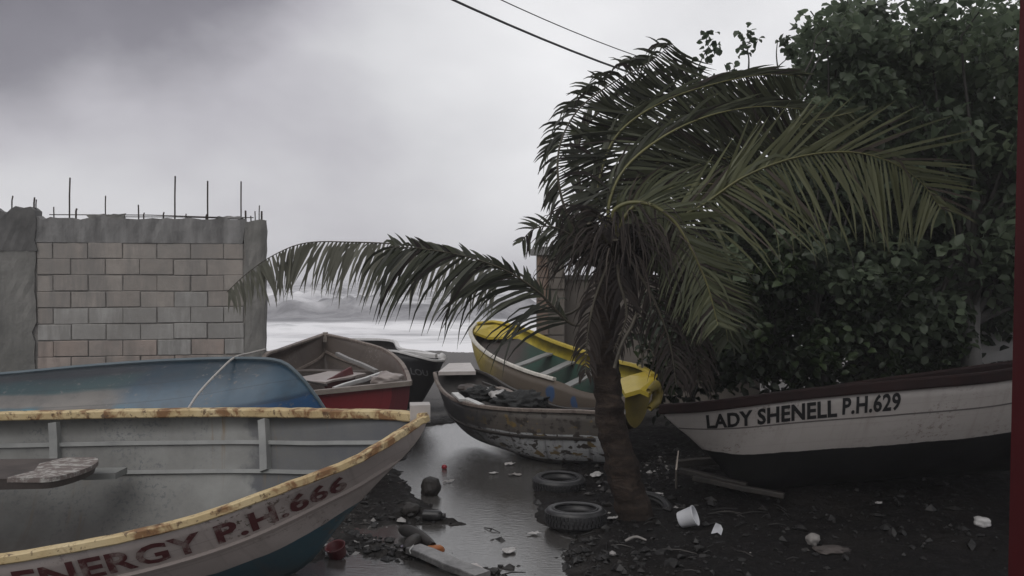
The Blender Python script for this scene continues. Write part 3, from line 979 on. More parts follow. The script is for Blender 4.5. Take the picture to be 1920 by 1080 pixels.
# ------------------------------------------------------------------ boats
class Hull:
    def __init__(self, N, F, K, q, nt=56, na=9, bow=1.7):
        t = np.linspace(0, 1, nt) ** bow
        self.t = t
        self.N, self.F, self.K = cr(N, t), cr(F, t), cr(K, t)
        q = np.interp(t, *zip(*q))
        self.nt, self.na = nt, na
        S = np.zeros((nt, 2 * na + 1, 3))
        for i in range(nt):
            n, f, k = self.N[i], self.F[i], self.K[i]
            up = (n + f) / 2 - k
            up = unit(up) if np.linalg.norm(up) > 1e-6 else zv
            for side, r_ in ((0, n), (1, f)):
                h = (r_ - k) @ up
                c0 = r_ - up * h * 0.97
                c = ((r_ + k) / 2) * (1 - q[i]) + c0 * q[i]
                for j in range(na + 1):
                    a = j / na
                    p = (1 - a) ** 2 * r_ + 2 * a * (1 - a) * c + a * a * k
                    S[i, j if side == 0 else 2 * na - j] = p
        self.S = S
        ctr = (self.N + self.F) / 2 * 0.55 + self.K * 0.45
        d = ctr[:, None, :] - S
        L = np.linalg.norm(d, axis=2)
        th = np.minimum(0.03, 0.4 * L)
        self.I = S + d / (L[..., None] + 1e-9) * th[..., None]
        self.u = np.r_[0, np.cumsum(np.linalg.norm(np.diff(self.N, axis=0), axis=1))]
        g = np.linalg.norm(np.diff(S, axis=1), axis=2)
        gn = np.concatenate([np.zeros((nt, 1)), np.cumsum(g[:, :na], axis=1)], 1)
        gf = np.concatenate([np.zeros((nt, 1)), np.cumsum(g[:, ::-1][:, :na], axis=1)], 1)
        self.gn, self.gf = gn, gf
        self.V = np.concatenate([gn, gf[:, :-1][:, ::-1]], 1)

    def surf(self, u, v, near=True, inner=False):
        """point at u metres aft of the bow along the rim and v metres below it"""
        S = self.I if inner else self.S
        i = int(np.clip(np.searchsorted(self.u, u) - 1, 0, self.nt - 2))
        a = (u - self.u[i]) / (self.u[i + 1] - self.u[i])
        out = []
        for k in (i, i + 1):
            g = (self.gn if near else self.gf)[k]
            j = int(np.clip(np.searchsorted(g, v) - 1, 0, self.na - 1))
            b = np.clip((v - g[j]) / (g[j + 1] - g[j] + 1e-9), -0.5, 1)
            p = S[k] if near else S[k][::-1]
            out.append(p[j] * (1 - b) + p[j + 1] * b)
        return out[0] * (1 - a) + out[1] * a

    def out_n(self, u, v, near=True):
        e = 0.03
        p = self.surf(u, v, near)
        du = self.surf(u + e, v, near) - p
        dv = self.surf(u, v + e, near) - p
        n = unit(np.cross(du, dv))
        i = int(np.clip(np.searchsorted(self.u, u), 0, self.nt - 1))
        c = (self.N[i] + self.F[i]) / 2 * .5 + self.K[i] * .5
        return n if n @ (p - c) > 0 else -n

    def shell(self, name, mo, mi, parent):
        nt, na2 = self.nt, 2 * self.na + 1
        v = np.concatenate([self.S.reshape(-1, 3), self.I.reshape(-1, 3)])
        uv1 = np.stack([np.repeat(self.u, na2), self.V.ravel()], 1)
        uv = np.concatenate([uv1, uv1])
        f, fm = [], []
        o = nt * na2
        for i in range(nt - 1):
            for j in range(na2 - 1):
                a = i * na2 + j
                f.append((a, a + 1, a + na2 + 1, a + na2)); fm.append(0)
                f.append((o + a + na2, o + a + na2 + 1, o + a + 1, o + a)); fm.append(1)
            for j in (0, na2 - 1):
                a = i * na2 + j
                f.append((a, a + na2, o + a + na2, o + a)); fm.append(0)
        ob = mk(name, v, f, [mo, mi], parent, True, fm, uv)
        return ob

    def transom(self, name, mat, parent, th=0.05):
        s = self.S[-1]
        d = unit(self.S[-2].mean(0) - s.mean(0)) * th
        n = len(s)
        v = np.concatenate([s, s + d])
        c0, c1 = s.mean(0), s.mean(0) + d
        v = np.concatenate([v, [(s[0] + s[-1]) / 2, (s[0] + s[-1]) / 2 + d]])
        f = [(i, i + 1, 2 * n) for i in range(n - 1)] + [(n + i + 1, n + i, 2 * n + 1) for i in range(n - 1)]
        f += [(0, 2 * n, 2 * n + 1, n), (2 * n, n - 1, 2 * n - 1, 2 * n + 1)]
        cen = s.mean(0)
        uv = [(0.0, float(np.linalg.norm(p - (s[0] + s[-1]) / 2))) for p in v]
        return mk(name, v, f, mat, parent, False, None, uv)

    def rim(self, name, mat, parent, near=True, w=0.05, h=0.035, up=0.0, out=0.0, i0=0, i1=None, jitter=0.0):
        C = (self.N if near else self.F)[i0:i1]
        O = (self.F if near else self.N)[i0:i1]
        K = self.K[i0:i1]
        T = np.gradient(C, axis=0)
        prof = [(-1, -.7), (-.8, -1), (.8, -1), (1, -.7), (1, .7), (.8, 1), (-.8, 1), (-1, .7)]
        v, f = [], []
        for i in range(len(C)):
            t = unit(T[i])
            lat = (C[i] - O[i])
            upv = unit((C[i] + O[i]) / 2 - K[i]) if np.linalg.norm((C[i] + O[i]) / 2 - K[i]) > 0.05 else zv
            upv = unit(upv - (upv @ t) * t)
            lv = np.cross(t, upv)
            if np.linalg.norm(lat) > 1e-3:
                if lv @ lat < 0: lv = -lv
            elif i + 1 < len(C):
                lat2 = C[i + 1] - O[i + 1]
                if lv @ lat2 < 0: lv = -lv
            jj = random.gauss(0, jitter) if jitter else 0
            for (a, b) in prof:
                v.append(C[i] + lv * (a * w / 2 + out) + upv * (b * h / 2 + up + jj))
        n = 8
        for i in range(len(C) - 1):
            for k in range(n):
                k2 = (k + 1) % n
                f.append((i * n + k, i * n + k2, (i + 1) * n + k2, (i + 1) * n + k))
        f.append(tuple(range(n))); f.append(tuple((len(C) - 1) * n + k for k in reversed(range(n))))
        return mk(name, v, f, mat, parent, False)

    def strip(self, name, mat, parent, v_, u0, u1, near=True, inner=True, w=.03, h=.02, n=40, vend=None):
        """a batten following the hull, v_ metres below the rim"""
        pts, nrm = [], []
        for k in range(n):
            u = u0 + (u1 - u0) * k / (n - 1)
            vv = v_ if vend is None else v_ + (vend - v_) * k / (n - 1)
            pts.append(self.surf(u, vv, near, inner)); nn = self.out_n(u, vv, near); nrm.append(-nn if inner else nn)
        return self._sweep(name, mat, parent, np.array(pts), np.array(nrm), w, h)

    def rib(self, name, mat, parent, u, v0, v1, near=True, w=.05, h=.03, n=10, inner=True):
        pts, nrm = [], []
        for k in range(n):
            v = v0 + (v1 - v0) * k / (n - 1)
            pts.append(self.surf(u, v, near, inner)); nn = self.out_n(u, v, near); nrm.append(-nn if inner else nn)
        return self._sweep(name, mat, parent, np.array(pts), np.array(nrm), w, h)

    def _sweep(self, name, mat, parent, pts, nrm, w, h):
        T = np.gradient(pts, axis=0)
        v, f = [], []
        for i in range(len(pts)):
            s = unit(np.cross(T[i], nrm[i]))
            for (a, b) in ((-.5, -.1), (-.4, 1), (.4, 1), (.5, -.1)):
                v.append(pts[i] + s * a * w + nrm[i] * b * h)
        for i in range(len(pts) - 1):
            for k in range(4):
                k2 = (k + 1) % 4
                f.append((i * 4 + k, i * 4 + k2, i * 4 + 4 + k2, i * 4 + 4 + k))
        f.append((0, 1, 2, 3)); e = len(v) - 4; f.append((e + 3, e + 2, e + 1, e))
        return mk(name, v, f, mat, parent, False)

    def text(self, body, mat, parent, u0, v0, size, du, slope=0.0, sx=1.0, bold=0.0, near=True, shear=0.0, space=1.0, dx=0.006):
        """lettering laid on the outer skin; u0, v0 of the first letter's foot; du = +1 or -1 along the rim"""
        cu = bpy.data.curves.new('lettering', 'FONT')
        cu.body = body; cu.size = size; cu.offset = bold; cu.resolution_u = 3; cu.shear = shear; cu.space_character = space
        tmp = bpy.data.objects.new('tmp', cu); COL.objects.link(tmp)
        bpy.context.view_layer.update()
        dg = bpy.context.evaluated_depsgraph_get()
        me = bpy.data.meshes.new_from_object(tmp.evaluated_get(dg))
        bm = bmesh.new(); bm.from_mesh(me)
        bmesh.ops.triangulate(bm, faces=bm.faces[:])
        for _ in range(3):
            es = [e for e in bm.edges if e.calc_length() > size * 0.28]
            if es: bmesh.ops.subdivide_edges(bm, edges=es, cuts=1)
            bmesh.ops.triangulate(bm, faces=bm.faces[:])
        vv = [(p.co.x * sx, p.co.y) for p in bm.verts]
        ff = [[q.index for q in p.verts] for p in bm.faces]
        bm.free()
        COL.objects.unlink(tmp); bpy.data.objects.remove(tmp); bpy.data.curves.remove(cu); bpy.data.meshes.remove(me)
        w = []
        for (x, y) in vv:
            u = u0 + du * x
            v = v0 + slope * x - y
            w.append(self.surf(u, v, near) + self.out_n(u, v, near) * dx)
        return mk('lettering', w, ff, mat, parent, False)


# --- near boat, ENERGY
nb = thing('fishing_boat', (-3.6, 5.4, 0), 'big grey-white open boat with yellow rim lettered ENERGY, nearest the viewer', 'boat', 'beached fishing boats')
D = lambda px, c: None
nearN = [P(800, 786, 5.33), P(722, 836, 5.03), P(652, 874, 4.91), P(522, 923, 4.71), P(400, 968, 4.56), P(285, 1000, 4.45), P(122, 1033, 4.35), P(0, 1053, 4.28), (-3.6, 4.22, .74), (-4.8, 4.3, .74), (-6.2, 4.6, .80), (-7.4, 4.9, .88)]
farN = [P(800, 786, 5.33), P(735, 780, 5.56), P(600, 777, 5.90), P(455, 775, 6.2), P(250, 777, 6.35), P(0, 782, 6.37), (-4.8, 6.33, 1.14), (-6.2, 6.2, 1.16), (-7.4, 5.95, 1.18)]
keelN = [P(800, 792, 5.32), P(790, 815, 5.31), P(765, 848, 5.3), P(720, 893, 5.3), P(645, 974, 5.3), P(560, 1070, 5.32), (-2.0, 5.33, .16), (-3.0, 5.35, .06), (-5, 5.36, .04), (-7.3, 5.4, .10)]
hb = Hull(nearN, farN, keelN, ((0, 0), (.12, .12), (.3, .55), (.5, .8), (1, .85)), nt=70, na=12)
hb.shell('hull', MAT['near_out'], MAT['near_in'], nb)
hb.transom('transom', MAT['near_out'], nb)
hb.rim('gunwale', MAT['near_rim'], nb, True, .064, .046, .012, -.005, jitter=.0015)
hb.rim('gunwale', MAT['near_rim'], nb, False, .072, .060, .010, -.01, jitter=.0015)
# stem head at the bow
bp = P(786, 766, 5.36)
MB().box(bp + (0, .04, -.03), (.062, .01, 0), (-.01, .07, 0), (0, 0, .055)).build('stem_head', MAT['deck'], nb)
hb.strip('stringer', MAT['grey_paint'], nb, .20, .35, 6.6, False, True, .035, .022, 50)
hb.strip('stringer', MAT['grey_paint'], nb, .42, .7, 6.6, False, True, .035, .022, 50)
hb.strip('rub_rail', MAT['near_out'], nb, .27, .15, 6.8, True, False, .035, .018, 60)
for u in (1.52, 3.22, 4.9):
    hb.rib('frame', MAT['grey_paint'], nb, u, .03, .42, False, .075, .045)
hb.rib('frame', MAT['grey_paint'], nb, 4.6, .04, .42, True, .075, .045)
# bracket on the far side and the foam seat
b0, b1 = P(166, 889, 5.98), P(228, 887, 5.98)
MB().box((b0 + b1) / 2, (b1 - b0) / 2, (0, .09, 0), (0, 0, .022)).build('seat_bracket', MAT['grey_paint'], nb)
sv, sf = [], []
prof = []
for k in range(14):
    a = math.pi * k / 13 - math.pi / 2
    prof.append((math.cos(a) * .10, math.sin(a) * .135))
c0 = P(126, 905, 5.62)
for (dx_, sc_) in ((0, 1), ):
    pass
seat_prof = [(-.02 + p[0], p[1]) for p in prof]
L_ = 2.3
# seat: a long slab with a rounded end, lying along the boat
ring = [(math.cos(R(t_)) * .14, math.sin(R(t_)) * .30) for t_ in range(-90, 91, 15)]
top, bot = [], []
for (a, b) in ring:
    top.append(c0 + np.array((a, b, .10))); bot.append(c0 + np.array((a * .85, b * .95, .03)))
top = [c0 + np.array((-L_, -.30, .07))] + top + [c0 + np.array((-L_, .30, .07))]
bot = [c0 + np.array((-L_, -.28, -.02))] + bot + [c0 + np.array((-L_, .28, -.02))]
n = len(top)
v = top + bot + [x + (0, 0, .0) for x in []]
f = [tuple(range(n)), tuple(n + k for k in reversed(range(n)))] + [(k, (k + 1) % n, n + (k + 1) % n, n + k)[::-1] for k in range(n)]
mk('seat', v, f, MAT['seat_brown'], nb)
ring2 = [c0 + np.array((math.cos(R(t_)) * .145, math.sin(R(t_)) * .305, .104)) for t_ in range(-90, 91, 15)]
capv = ring2 + [c0 + np.array((-.17, .30, .104)), c0 + np.array((-.24, .1, .104)), c0 + np.array((-.16, -.1, .104)), c0 + np.array((-.22, -.30, .104))]
low = [x - np.array((0, 0, .03)) for x in capv]
n = len(capv)
mk('seat_end', capv + low, [tuple(range(n)), tuple(n + k for k in reversed(range(n)))] + [(k, (k + 1) % n, n + (k + 1) % n, n + k)[::-1] for k in range(n)], MAT['seat_speck'], nb)
hb.text('ENERGY P.H.666', MAT['worn_text'], nb, 2.44, .215, .205, -1, 0.0, 1.14, .006, True, 0.12, 1.05)

# --- upturned blue boat
bb = thing('fishing_boat', (-4.2, 8.2, 0), 'upturned blue boat with patched hull lying against the block wall', 'boat', 'beached fishing boats')
keelB = [P(632, 812, 8.2), P(606, 765, 8.2), P(585, 735, 8.2), P(563, 708, 8.2), P(530, 681, 8.2), P(480, 674, 8.2), P(326, 677, 8.2), P(163, 688, 8.2), P(0, 703, 8.2), (-6.2, 8.2, 1.18), (-7.4, 8.2, 1.10)]
rimB = [P(632, 813, 8.2), (-2.0, 7.86, .52), (-2.5, 7.62, .42), (-3.2, 7.42, .32), (-4.2, 7.33, .26), (-5.6, 7.35, .24), (-7.3, 7.5, .25)]
rimB2 = [P(632, 813, 8.2), (-2.0, 8.54, .56), (-2.5, 8.8, .48), (-3.2, 9.02, .40), (-4.2, 9.12, .36), (-5.6, 9.1, .34), (-7.3, 8.9, .33)]
hB = Hull(rimB, rimB2, keelB, ((0, .1), (.2, .45), (.45, .75), (1, .85)), nt=60, na=12)
hB.shell('hull', MAT['blue_out'], MAT['blue_in'], bb)
hB.transom('transom', MAT['blue_out'], bb)
hB.rim('gunwale', MAT['bare_rim'], bb, True, .06, .04)
hB.rim('gunwale', MAT['bare_rim'], bb, False, .06, .04)
MB().tube(hB.K[2:] + np.array((0, 0, .008)), .02, 6).build('keel_strip', MAT['blue_in'], bb)

# --- red boat
rb = thing('fishing_boat', (-2.1, 10.8, 0), 'red skiff with bare brown inside and loose boards, between the block wall and the puddle', 'boat', 'beached fishing boats')
rN = [P(608, 627, 12.4), P(668, 640, 12.0), P(718, 655, 11.5), P(748, 676, 10.8), P(762, 697, 10.2), P(769, 720, 9.5)]
rF = [P(608, 627, 12.4), P(565, 642, 11.7), P(525, 656, 11.0), P(497, 667, 10.35), P(490, 700, 9.9), P(492, 748, 9.3)]
rK = [P(608, 629, 12.4), P(606, 655, 12.38), P(610, 690, 12.2), (-2.55, 11.7, .45), (-2.2, 10.8, .12), (-1.9, 9.45, .06)]
hr = Hull(rN, rF, rK, ((0, 0.05), (.2, .35), (.5, .75), (1, .85)), nt=44, na=10, bow=1.3)
hr.shell('hull', MAT['red_out'], MAT['red_in'], rb)
hr.transom('transom', MAT['red_out'], rb, .06)
hr.rim('gunwale', MAT['red_rim'], rb, True, .05, .035)
hr.rim('gunwale', MAT['red_rim'], rb, False, .05, .035)
e0, e1 = hr.N[-1], hr.F[-1]
MB().box((e0 + e1) / 2 + (0, -.005, .012), (e1 - e0) / 2 * 1.02, (0.004, .05, 0), (0, 0, .026)).build('transom_cap', MAT['cream'], rb)
MB().box(P(610, 632, 12.38), (.03, 0, 0), (0, .04, 0), (0, 0, .07)).build('stem_head', MAT['bare_rim'], rb)
hr.strip('stringer', MAT['red_rim'], rb, .32, .3, 2.3, True, True, .04, .02, 20)
hr.strip('stringer', MAT['red_rim'], rb, .34, .3, 2.3, False, True, .04, .02, 20)


def plank(name, p0, p1, w, th, mat, parent=None, up=(0, 0, 1), loc=None, kids=None):
    p0, p1 = np.asarray(p0, float), np.asarray(p1, float)
    t = p1 - p0; L = np.linalg.norm(t); t /= L
    s = unit(np.cross(t, np.asarray(up, float))); u_ = np.cross(s, t)
    n = max(2, int(L / .15))
    v, f = [], []
    for i in range(n + 1):
        a = i / n
        c = p0 + t * L * a
        bend = .004 * math.sin(a * 9 + L * 7)
        ww = w * (1 + .03 * math.sin(a * 13 + L))
        for (x, y) in ((-.5, -.38), (-.46, -.5), (.46, -.5), (.5, -.38), (.5, .38), (.46, .5), (-.46, .5), (-.5, .38)):
            v.append(c + s * x * ww + u_ * (y * th + bend))
    for i in range(n):
        for k in range(8):
            k2 = (k + 1) % 8
            f.append((i * 8 + k, i * 8 + k2, i * 8 + 8 + k2, i * 8 + 8 + k))
    f.append(tuple(range(7, -1, -1))); f.append(tuple(n * 8 + k for k in range(8)))
    return mk(name, v, f, mat, parent, False, loc=loc)


def thwart(h, t, z_v, w, th, mat, parent, name='thwart'):
    i = int(np.argmin(np.abs(h.t - t)))
    u = h.u[i]
    a = h.surf(u, z_v, True, True); b = h.surf(u, z_v, False, True)
    return plank(name, a, b, w, th, mat, parent)


thwart(hr, .42, .30, .22, .03, MAT['red_in'], rb)
# loose boards in the red boat
def loose(name, p0, p1, w, th, mat, label, cat, up=(0, 0, 1), group=None):
    o = plank(name, p0, p1, w, th, mat, None, up, loc=(np.asarray(p0) + np.asarray(p1)) / 2)
    return tag(o, label, cat, group)


loose('board', P(572, 716, 9.75), P(650, 700, 10.5), .55, .03, MAT['pink_tan'], 'wide wet tan board lying flat in the red skiff', 'board')
loose('board', P(612, 727, 9.75), P(660, 700, 10.3), .16, .035, MAT['red_plank'], 'dark red board propped on edge across the red skiff', 'board', (1, .3, .3))
loose('pole', P(626, 729, 9.6), P(719, 700, 10.2), .05, .045, MAT['pale_pole'], 'pale straight pole slanting over the stern of the red skiff', 'pole')
loose('pole', P(632, 664, 11.3), P(706, 696, 10.35), .05, .045, MAT['dull_pole'], 'dull grey pole leaning along the side of the red skiff', 'pole')
loose('stick', P(575, 716, 9.6), P(614, 722, 9.6), .025, .025, MAT['dark_wood'], 'thin dark stick on the tan board in the red skiff', 'stick')
# torn sacking on the stern quarter
def crumple(name, c, r, mat, label, cat, seed=0, sub=3, squash=(1, 1, .6), amp=.35, group=None, freq=3.0, parent=None):
    bm = bmesh.new()
    bmesh.ops.create_icosphere(bm, subdivisions=sub, radius=1.0)
    off = Vector((seed * 3.7, seed * 1.3, seed * 7.1))
    v = []
    for p in bm.verts:
        d = 1 + amp * (mnoise.noise(p.co * freq * .5 + off) + .6 * mnoise.noise(p.co * freq + off * 2))
        v.append((c[0] + p.co.x * r * squash[0] * d, c[1] + p.co.y * r * squash[1] * d, c[2] + p.co.z * r * squash[2] * d))
    f = [[q.index for q in fc.verts] for fc in bm.faces]
    bm.free()
    o = mk(name, v, f, mat, parent, True, loc=None if parent else c)
    return o if parent else tag(o, label, cat, group)


crumple('sacking', P(728, 712, 9.75), .17, MAT['pink_tan'], 'torn wet sacking caught on the stern corner of the red skiff', 'sack', 5, 3, (1.1, .9, .45), .55, freq=5)

# --- black boat LOU
lb = thing('fishing_boat', (-2.2, 15.0, -.1), 'small black boat with white rim half hidden behind the red skiff', 'boat', 'beached fishing boats')
lN = [P(832, 676, 13.8), P(812, 676, 13.5), P(780, 668, 13.4), P(738, 658, 13.6), (-2.6, 14.1, .98), (-3.4, 15.0, .98), (-4.0, 16.0, .95)]
lF = [P(832, 676, 13.8), P(822, 668, 14.2), P(790, 660, 14.7), P(750, 654, 15.2), (-2.2, 15.8, 1.02), (-2.9, 16.5, 1.0), (-3.4, 16.9, .97)]
lK = [P(832, 678, 13.8), P(822, 700, 13.8), P(806, 730, 13.8), P(785, 760, 13.85), (-2.0, 14.3, -.02), (-2.9, 15.3, -.06), (-3.7, 16.4, -.02)]
hl = Hull(lN, lF, lK, ((0, .05), (.2, .35), (.5, .75), (1, .85)), nt=40, na=8)
hl.shell('hull', MAT['black_out'], MAT['dark_in'], lb)
hl.transom('transom', MAT['black_out'], lb)
hl.rim('gunwale', MAT['white_paint'], lb, True, .05, .035)
hl.rim('gunwale', MAT['white_paint'], lb, False, .07, .05)
hl.text('LOU', MAT['grey_text'], lb, .79, .34, .16, -1, 0, 1.0, .004, True)
crumple('bow_cap', P(829, 672, 13.9), .085, MAT['white_paint'], None, None, 2, 2, (.8, .8, 1.0), .3, parent=lb)
loose('pole', P(752, 660, 13.9), P(818, 668, 13.7), .09, .07, MAT['white_paint'], 'thick white pole lying across the small black boat', 'pole')

# --- brown and white boat in the middle
mb_ = thing('fishing_boat', (0, 10.8, 0), 'low brown and white boat with pale foredeck filled with nets, beside the puddle', 'boat', 'beached fishing boats')
mN = [P(815, 700, 12.2), P(822, 722, 11.7), P(842, 743, 11.1), P(880, 758, 10.5), P(950, 767, 10.05), P(1030, 770, 9.75), P(1100, 772, 9.55), (1.25, 9.4, .68)]
mF = [P(815, 700, 12.2), P(850, 692, 12.35), P(900, 697, 12.15), P(960, 730, 11.35), P(1046, 764, 10.6), P(1110, 768, 10.25), (1.35, 10.1, .66)]
mK = [P(815, 703, 12.2), P(830, 745, 11.95), P(855, 790, 11.6), P(890, 820, 11.3), (-.1, 10.75, .04), (.45, 10.2, -.02), (1.3, 9.75, .05)]
hm = Hull(mN, mF, mK, ((0, .1), (.2, .5), (.5, .8), (1, .85)), nt=46, na=10, bow=1.4)
hm.shell('hull', MAT['mid_out'], MAT['dark_in'], mb_)
hm.transom('transom', MAT['mid_out'], mb_)
hm.rim('gunwale', MAT['red_rim'], mb_, True, .05, .04)
hm.rim('gunwale', MAT['dark_wood'], mb_, False, .05, .04)
hm.strip('rub_rail', MAT['dark_wood'], mb_, .325, .6, 3.6, True, False, .04, .02, 30)
dk = [P(822, 697, 12.05), P(842, 681, 12.5), P(882, 680, 12.5), P(892, 696, 11.95)]
v = dk + [p - np.array((0, 0, .05)) for p in dk]
mk('foredeck', v, [(0, 3, 2, 1), (4, 5, 6, 7), (0, 1, 5, 4), (1, 2, 6, 5), (2, 3, 7, 6), (3, 0, 4, 7)], MAT['deck'], mb_)
thwart(hm, .62, .10, .16, .03, MAT['bare_rim'], mb_)
crumple('fishing_net', P(975, 752, 10.35), .27, MAT['net'], 'heap of black wet fishing net in the brown and white boat', 'net', 3, 4, (1.15, .7, .42), .5, freq=6)
crumple('fishing_net', P(905, 738, 10.95), .2, MAT['net'], 'smaller dark bundle of net behind the foredeck of the brown and white boat', 'net', 6, 4, (1.2, .8, .45), .5, freq=6)
loose('board', P(853, 738, 10.95), P(868, 750, 10.6), .09, .03, MAT['pale_pole'], 'short whitish board leaning on the rim of the brown and white boat', 'board')
loose('board', P(873, 748, 10.7), P(903, 760, 10.35), .08, .03, MAT['pale_pole'], 'longer whitish board along the rim of the brown and white boat', 'board')
loose('stick', P(905, 718, 11.5), P(1010, 752, 10.6), .03, .03, MAT['dark_wood'], 'dark stick lying over the nets in the brown and white boat', 'stick')
crumple('plastic_scrap', P(915, 732, 10.9), .06, MAT['torn_plastic'], 'pale plastic scrap on the nets of the brown and white boat', 'plastic', 4, 2, (1, 1, .6), .4)

crumple('plastic_bag', P(935, 741, 10.7), .10, MAT['torn_plastic'], 'crumpled pale plastic bag between the two net heaps in the brown and white boat', 'bag', 61, 3, (1.1, .8, .55), .55, None, 5)
crumple('rag', P(880, 728, 11.3), .13, MAT['seat_brown'], 'brownish wet rag just behind the foredeck of the brown and white boat', 'rag', 62, 3, (1.2, .8, .4), .5, None, 5)
loose('board', P(935, 727, 11.2), P(1015, 758, 10.4), .10, .025, MAT['red_rim'], 'brown worn board lying under the dark stick in the brown and white boat', 'board')
# --- yellow boat
yb = thing('fishing_boat', (.6, 11.8, 0), 'long yellow boat with white bow rim and green inside, beyond the palm trunk', 'boat', 'beached fishing boats')
yN = [P(893, 609, 14.3), P(882, 620, 13.9), P(887, 638, 13.3), P(904, 656, 12.85), P(928, 672, 12.45), P(987, 697, 11.75), P(1047, 715, 11.15), P(1091, 733, 10.6), P(1140, 742, 10.2), P(1172, 744, 9.9)]
yF = [P(893, 609, 14.3), P(928, 606, 14.4), P(984, 619, 13.8), P(1026, 637, 13.1), P(1085, 658, 12.25), P(1156, 679, 11.35), P(1200, 690, 10.75), P(1226, 706, 10.3)]
yK = [P(895, 611, 14.28), P(898, 650, 13.9), P(912, 700, 13.4), (-.1, 12.9, .25), (.35, 12.2, .05), (.9, 11.2, .10), (1.45, 10.05, .42)]
hy = Hull(yN, yF, yK, ((0, .3), (.2, .6), (.5, .8), (1, .85)), nt=56, na=10, bow=1.5)
hy.shell('hull', MAT['yel_out'], MAT['yel_in'], yb)
hy.rim('gunwale', MAT['rope_rim'], yb, True, .06, .045, .01, 0, 0, 44)
hy.rim('gunwale', MAT['yellow'], yb, False, .09, .05, .01)
for t_ in (.42, .55, .68):
    thwart(hy, t_, .16, .17, .03, MAT['grey_paint'], yb)
# stern: yellow engine well
s0, s1 = hy.N[-1], hy.F[-1]
hy.transom('transom', MAT['yellow_shaded'], yb, .07)
pts = [P(1158, 712, 10.4), P(1172, 738, 9.9), P(1200, 730, 9.85), P(1216, 737, 9.8), P(1228, 722, 10.05), P(1230, 706, 10.3), P(1206, 697, 10.5), P(1180, 704, 10.5)]
v = pts + [p - np.array((0, 0, .05)) for p in pts]
n = len(pts)
mk('engine_well', v, [tuple(range(n)), tuple(n + k for k in reversed(range(n)))] + [(k, n + k, n + (k + 1) % n, (k + 1) % n) for k in range(n)], MAT['yellow'], yb)
MB().tube([P(1216, 733, 9.8), P(1230, 722, 9.95), P(1234, 738, 10.0), P(1230, 755, 9.95), P(1218, 766, 9.85)], [.03, .06, .07, .06, .03], 8).build('stern_block', MAT['yellow_shaded'], yb, True)
fd = [P(893, 611, 14.2), P(888, 622, 13.9), P(915, 632, 13.95), P(985, 630, 13.75), P(982, 621, 13.9), P(930, 608, 14.35)]
v = fd + [p - np.array((0, 0, .04)) for p in fd]
n = len(fd)
mk('foredeck', v, [tuple(range(n)), tuple(n + k for k in reversed(range(n)))] + [(k, n + k, n + (k + 1) % n, (k + 1) % n) for k in range(n)], MAT['yellow'], yb)

# --- LADY SHENELL
ls = thing('fishing_boat', (4.0, 8.6, 0), 'white boat with black bottom lettered LADY SHENELL, in the dark at the right', 'boat', 'beached fishing boats')
aN = [P(1240, 771, 8.6), P(1330, 765, 8.25), P(1506, 743, 7.95), P(1700, 725, 7.7), P(1885, 707, 7.55), (5.3, 7.5, 1.52), (6.6, 7.7, 1.62)]
aF = [P(1240, 771, 8.6), (1.95, 8.95, .74), (2.8, 9.3, .83), (3.8, 9.5, .96), (4.6, 9.55, 1.06), (5.6, 9.5, 1.2), (6.6, 9.35, 1.35)]
aK = [P(1240, 773, 8.6), P(1262, 795, 8.6), P(1296, 823, 8.6), P(1345, 870, 8.6), P(1400, 925, 8.6), (3.2, 8.55, .12), (4.5, 8.55, .22), (6.5, 8.55, .40)]
ha = Hull(aN, aF, aK, ((0, .05), (.15, .3), (.4, .65), (1, .8)), nt=60, na=14)
ha.shell('hull', MAT['lady_out'], MAT['dark_in'], ls)
ha.transom('transom', MAT['lady_out'], ls)
ha.rim('gunwale', MAT['lady_rim'], ls, True, .07, .10, .02)
ha.rim('gunwale', MAT['lady_rim'], ls, False, .07, .10, .02)
ha.strip('plank_seam', MAT['groove'], ls, .27, .25, 5.0, True, False, .014, .004, 60)
ha.text('LADY SHENELL', MAT['black_text'], ls, .55, .247, .232, 1, -.012, .745, .008, True, -.30, 1.05)
ha.text('P.H.629', MAT['black_text'], ls, 1.80, .217, .228, 1, -.012, .66, .007, True, -.26, 1.05)
# timber under the bow
for i, (a, b, w) in enumerate((((1268, 858), (1385, 852), .09), ((1275, 880), (1400, 905), .07), ((1300, 905), (1470, 925), .06))):
    pa, pb_ = on_ground(a[0], a[1] + 25), on_ground(b[0], b[1] + 25)
    loose('driftwood', pa + (0, 0, .08 + .05 * i), pb_ + (0, 0, .10), w, w * .8, MAT['dark_wood'], ['black driftwood baulk under the bow of the white boat', 'second dark driftwood timber below the white boat, slanting down', 'thin dark driftwood lying lowest under the white boat'][i], 'driftwood', group='driftwood under the white boat')
MB().tube([on_ground(1268, 915), P(1268, 880, 8.0), P(1272, 845, 8.1)], [.012, .009, .006], 5).build('twig', MAT['bare_rim'], None, loc=on_ground(1268, 915))
tag(bpy.data.objects['twig'], 'thin pale upright twig by the bow of the white boat', 'twig')

# supporting blocks that carry the hulls
for (x, y, z0, z1, lab) in ((-3.0, 8.0, -.1, .42, 'weathered timber block under the upturned blue boat near its bow'), (-5.6, 8.0, -.1, .34, 'weathered timber block under the upturned blue boat towards its stern')):
    o = MB().box((x, y, (z0 + z1) / 2), (.14, .02, 0), (-.04, .28, 0), (0, 0, (z1 - z0) / 2)).build('timber_block', MAT['dark_wood'], None, loc=(x, y, z0))
    tag(o, lab, 'timber')

# rope over the blue boat
rp = cr([P(352, 768, 6.3), P(372, 738, 6.9), P(405, 702, 7.6), P(437, 672, 8.15), P(470, 662, 9.3), P(497, 655, 10.7)], 40)
o = MB().tube(rp, .011, 6).build('rope', MAT['rope'], None, True, loc=rp[0])
tag(o, 'pale rope tied from the yellow rim over the blue boat to the wall', 'rope')

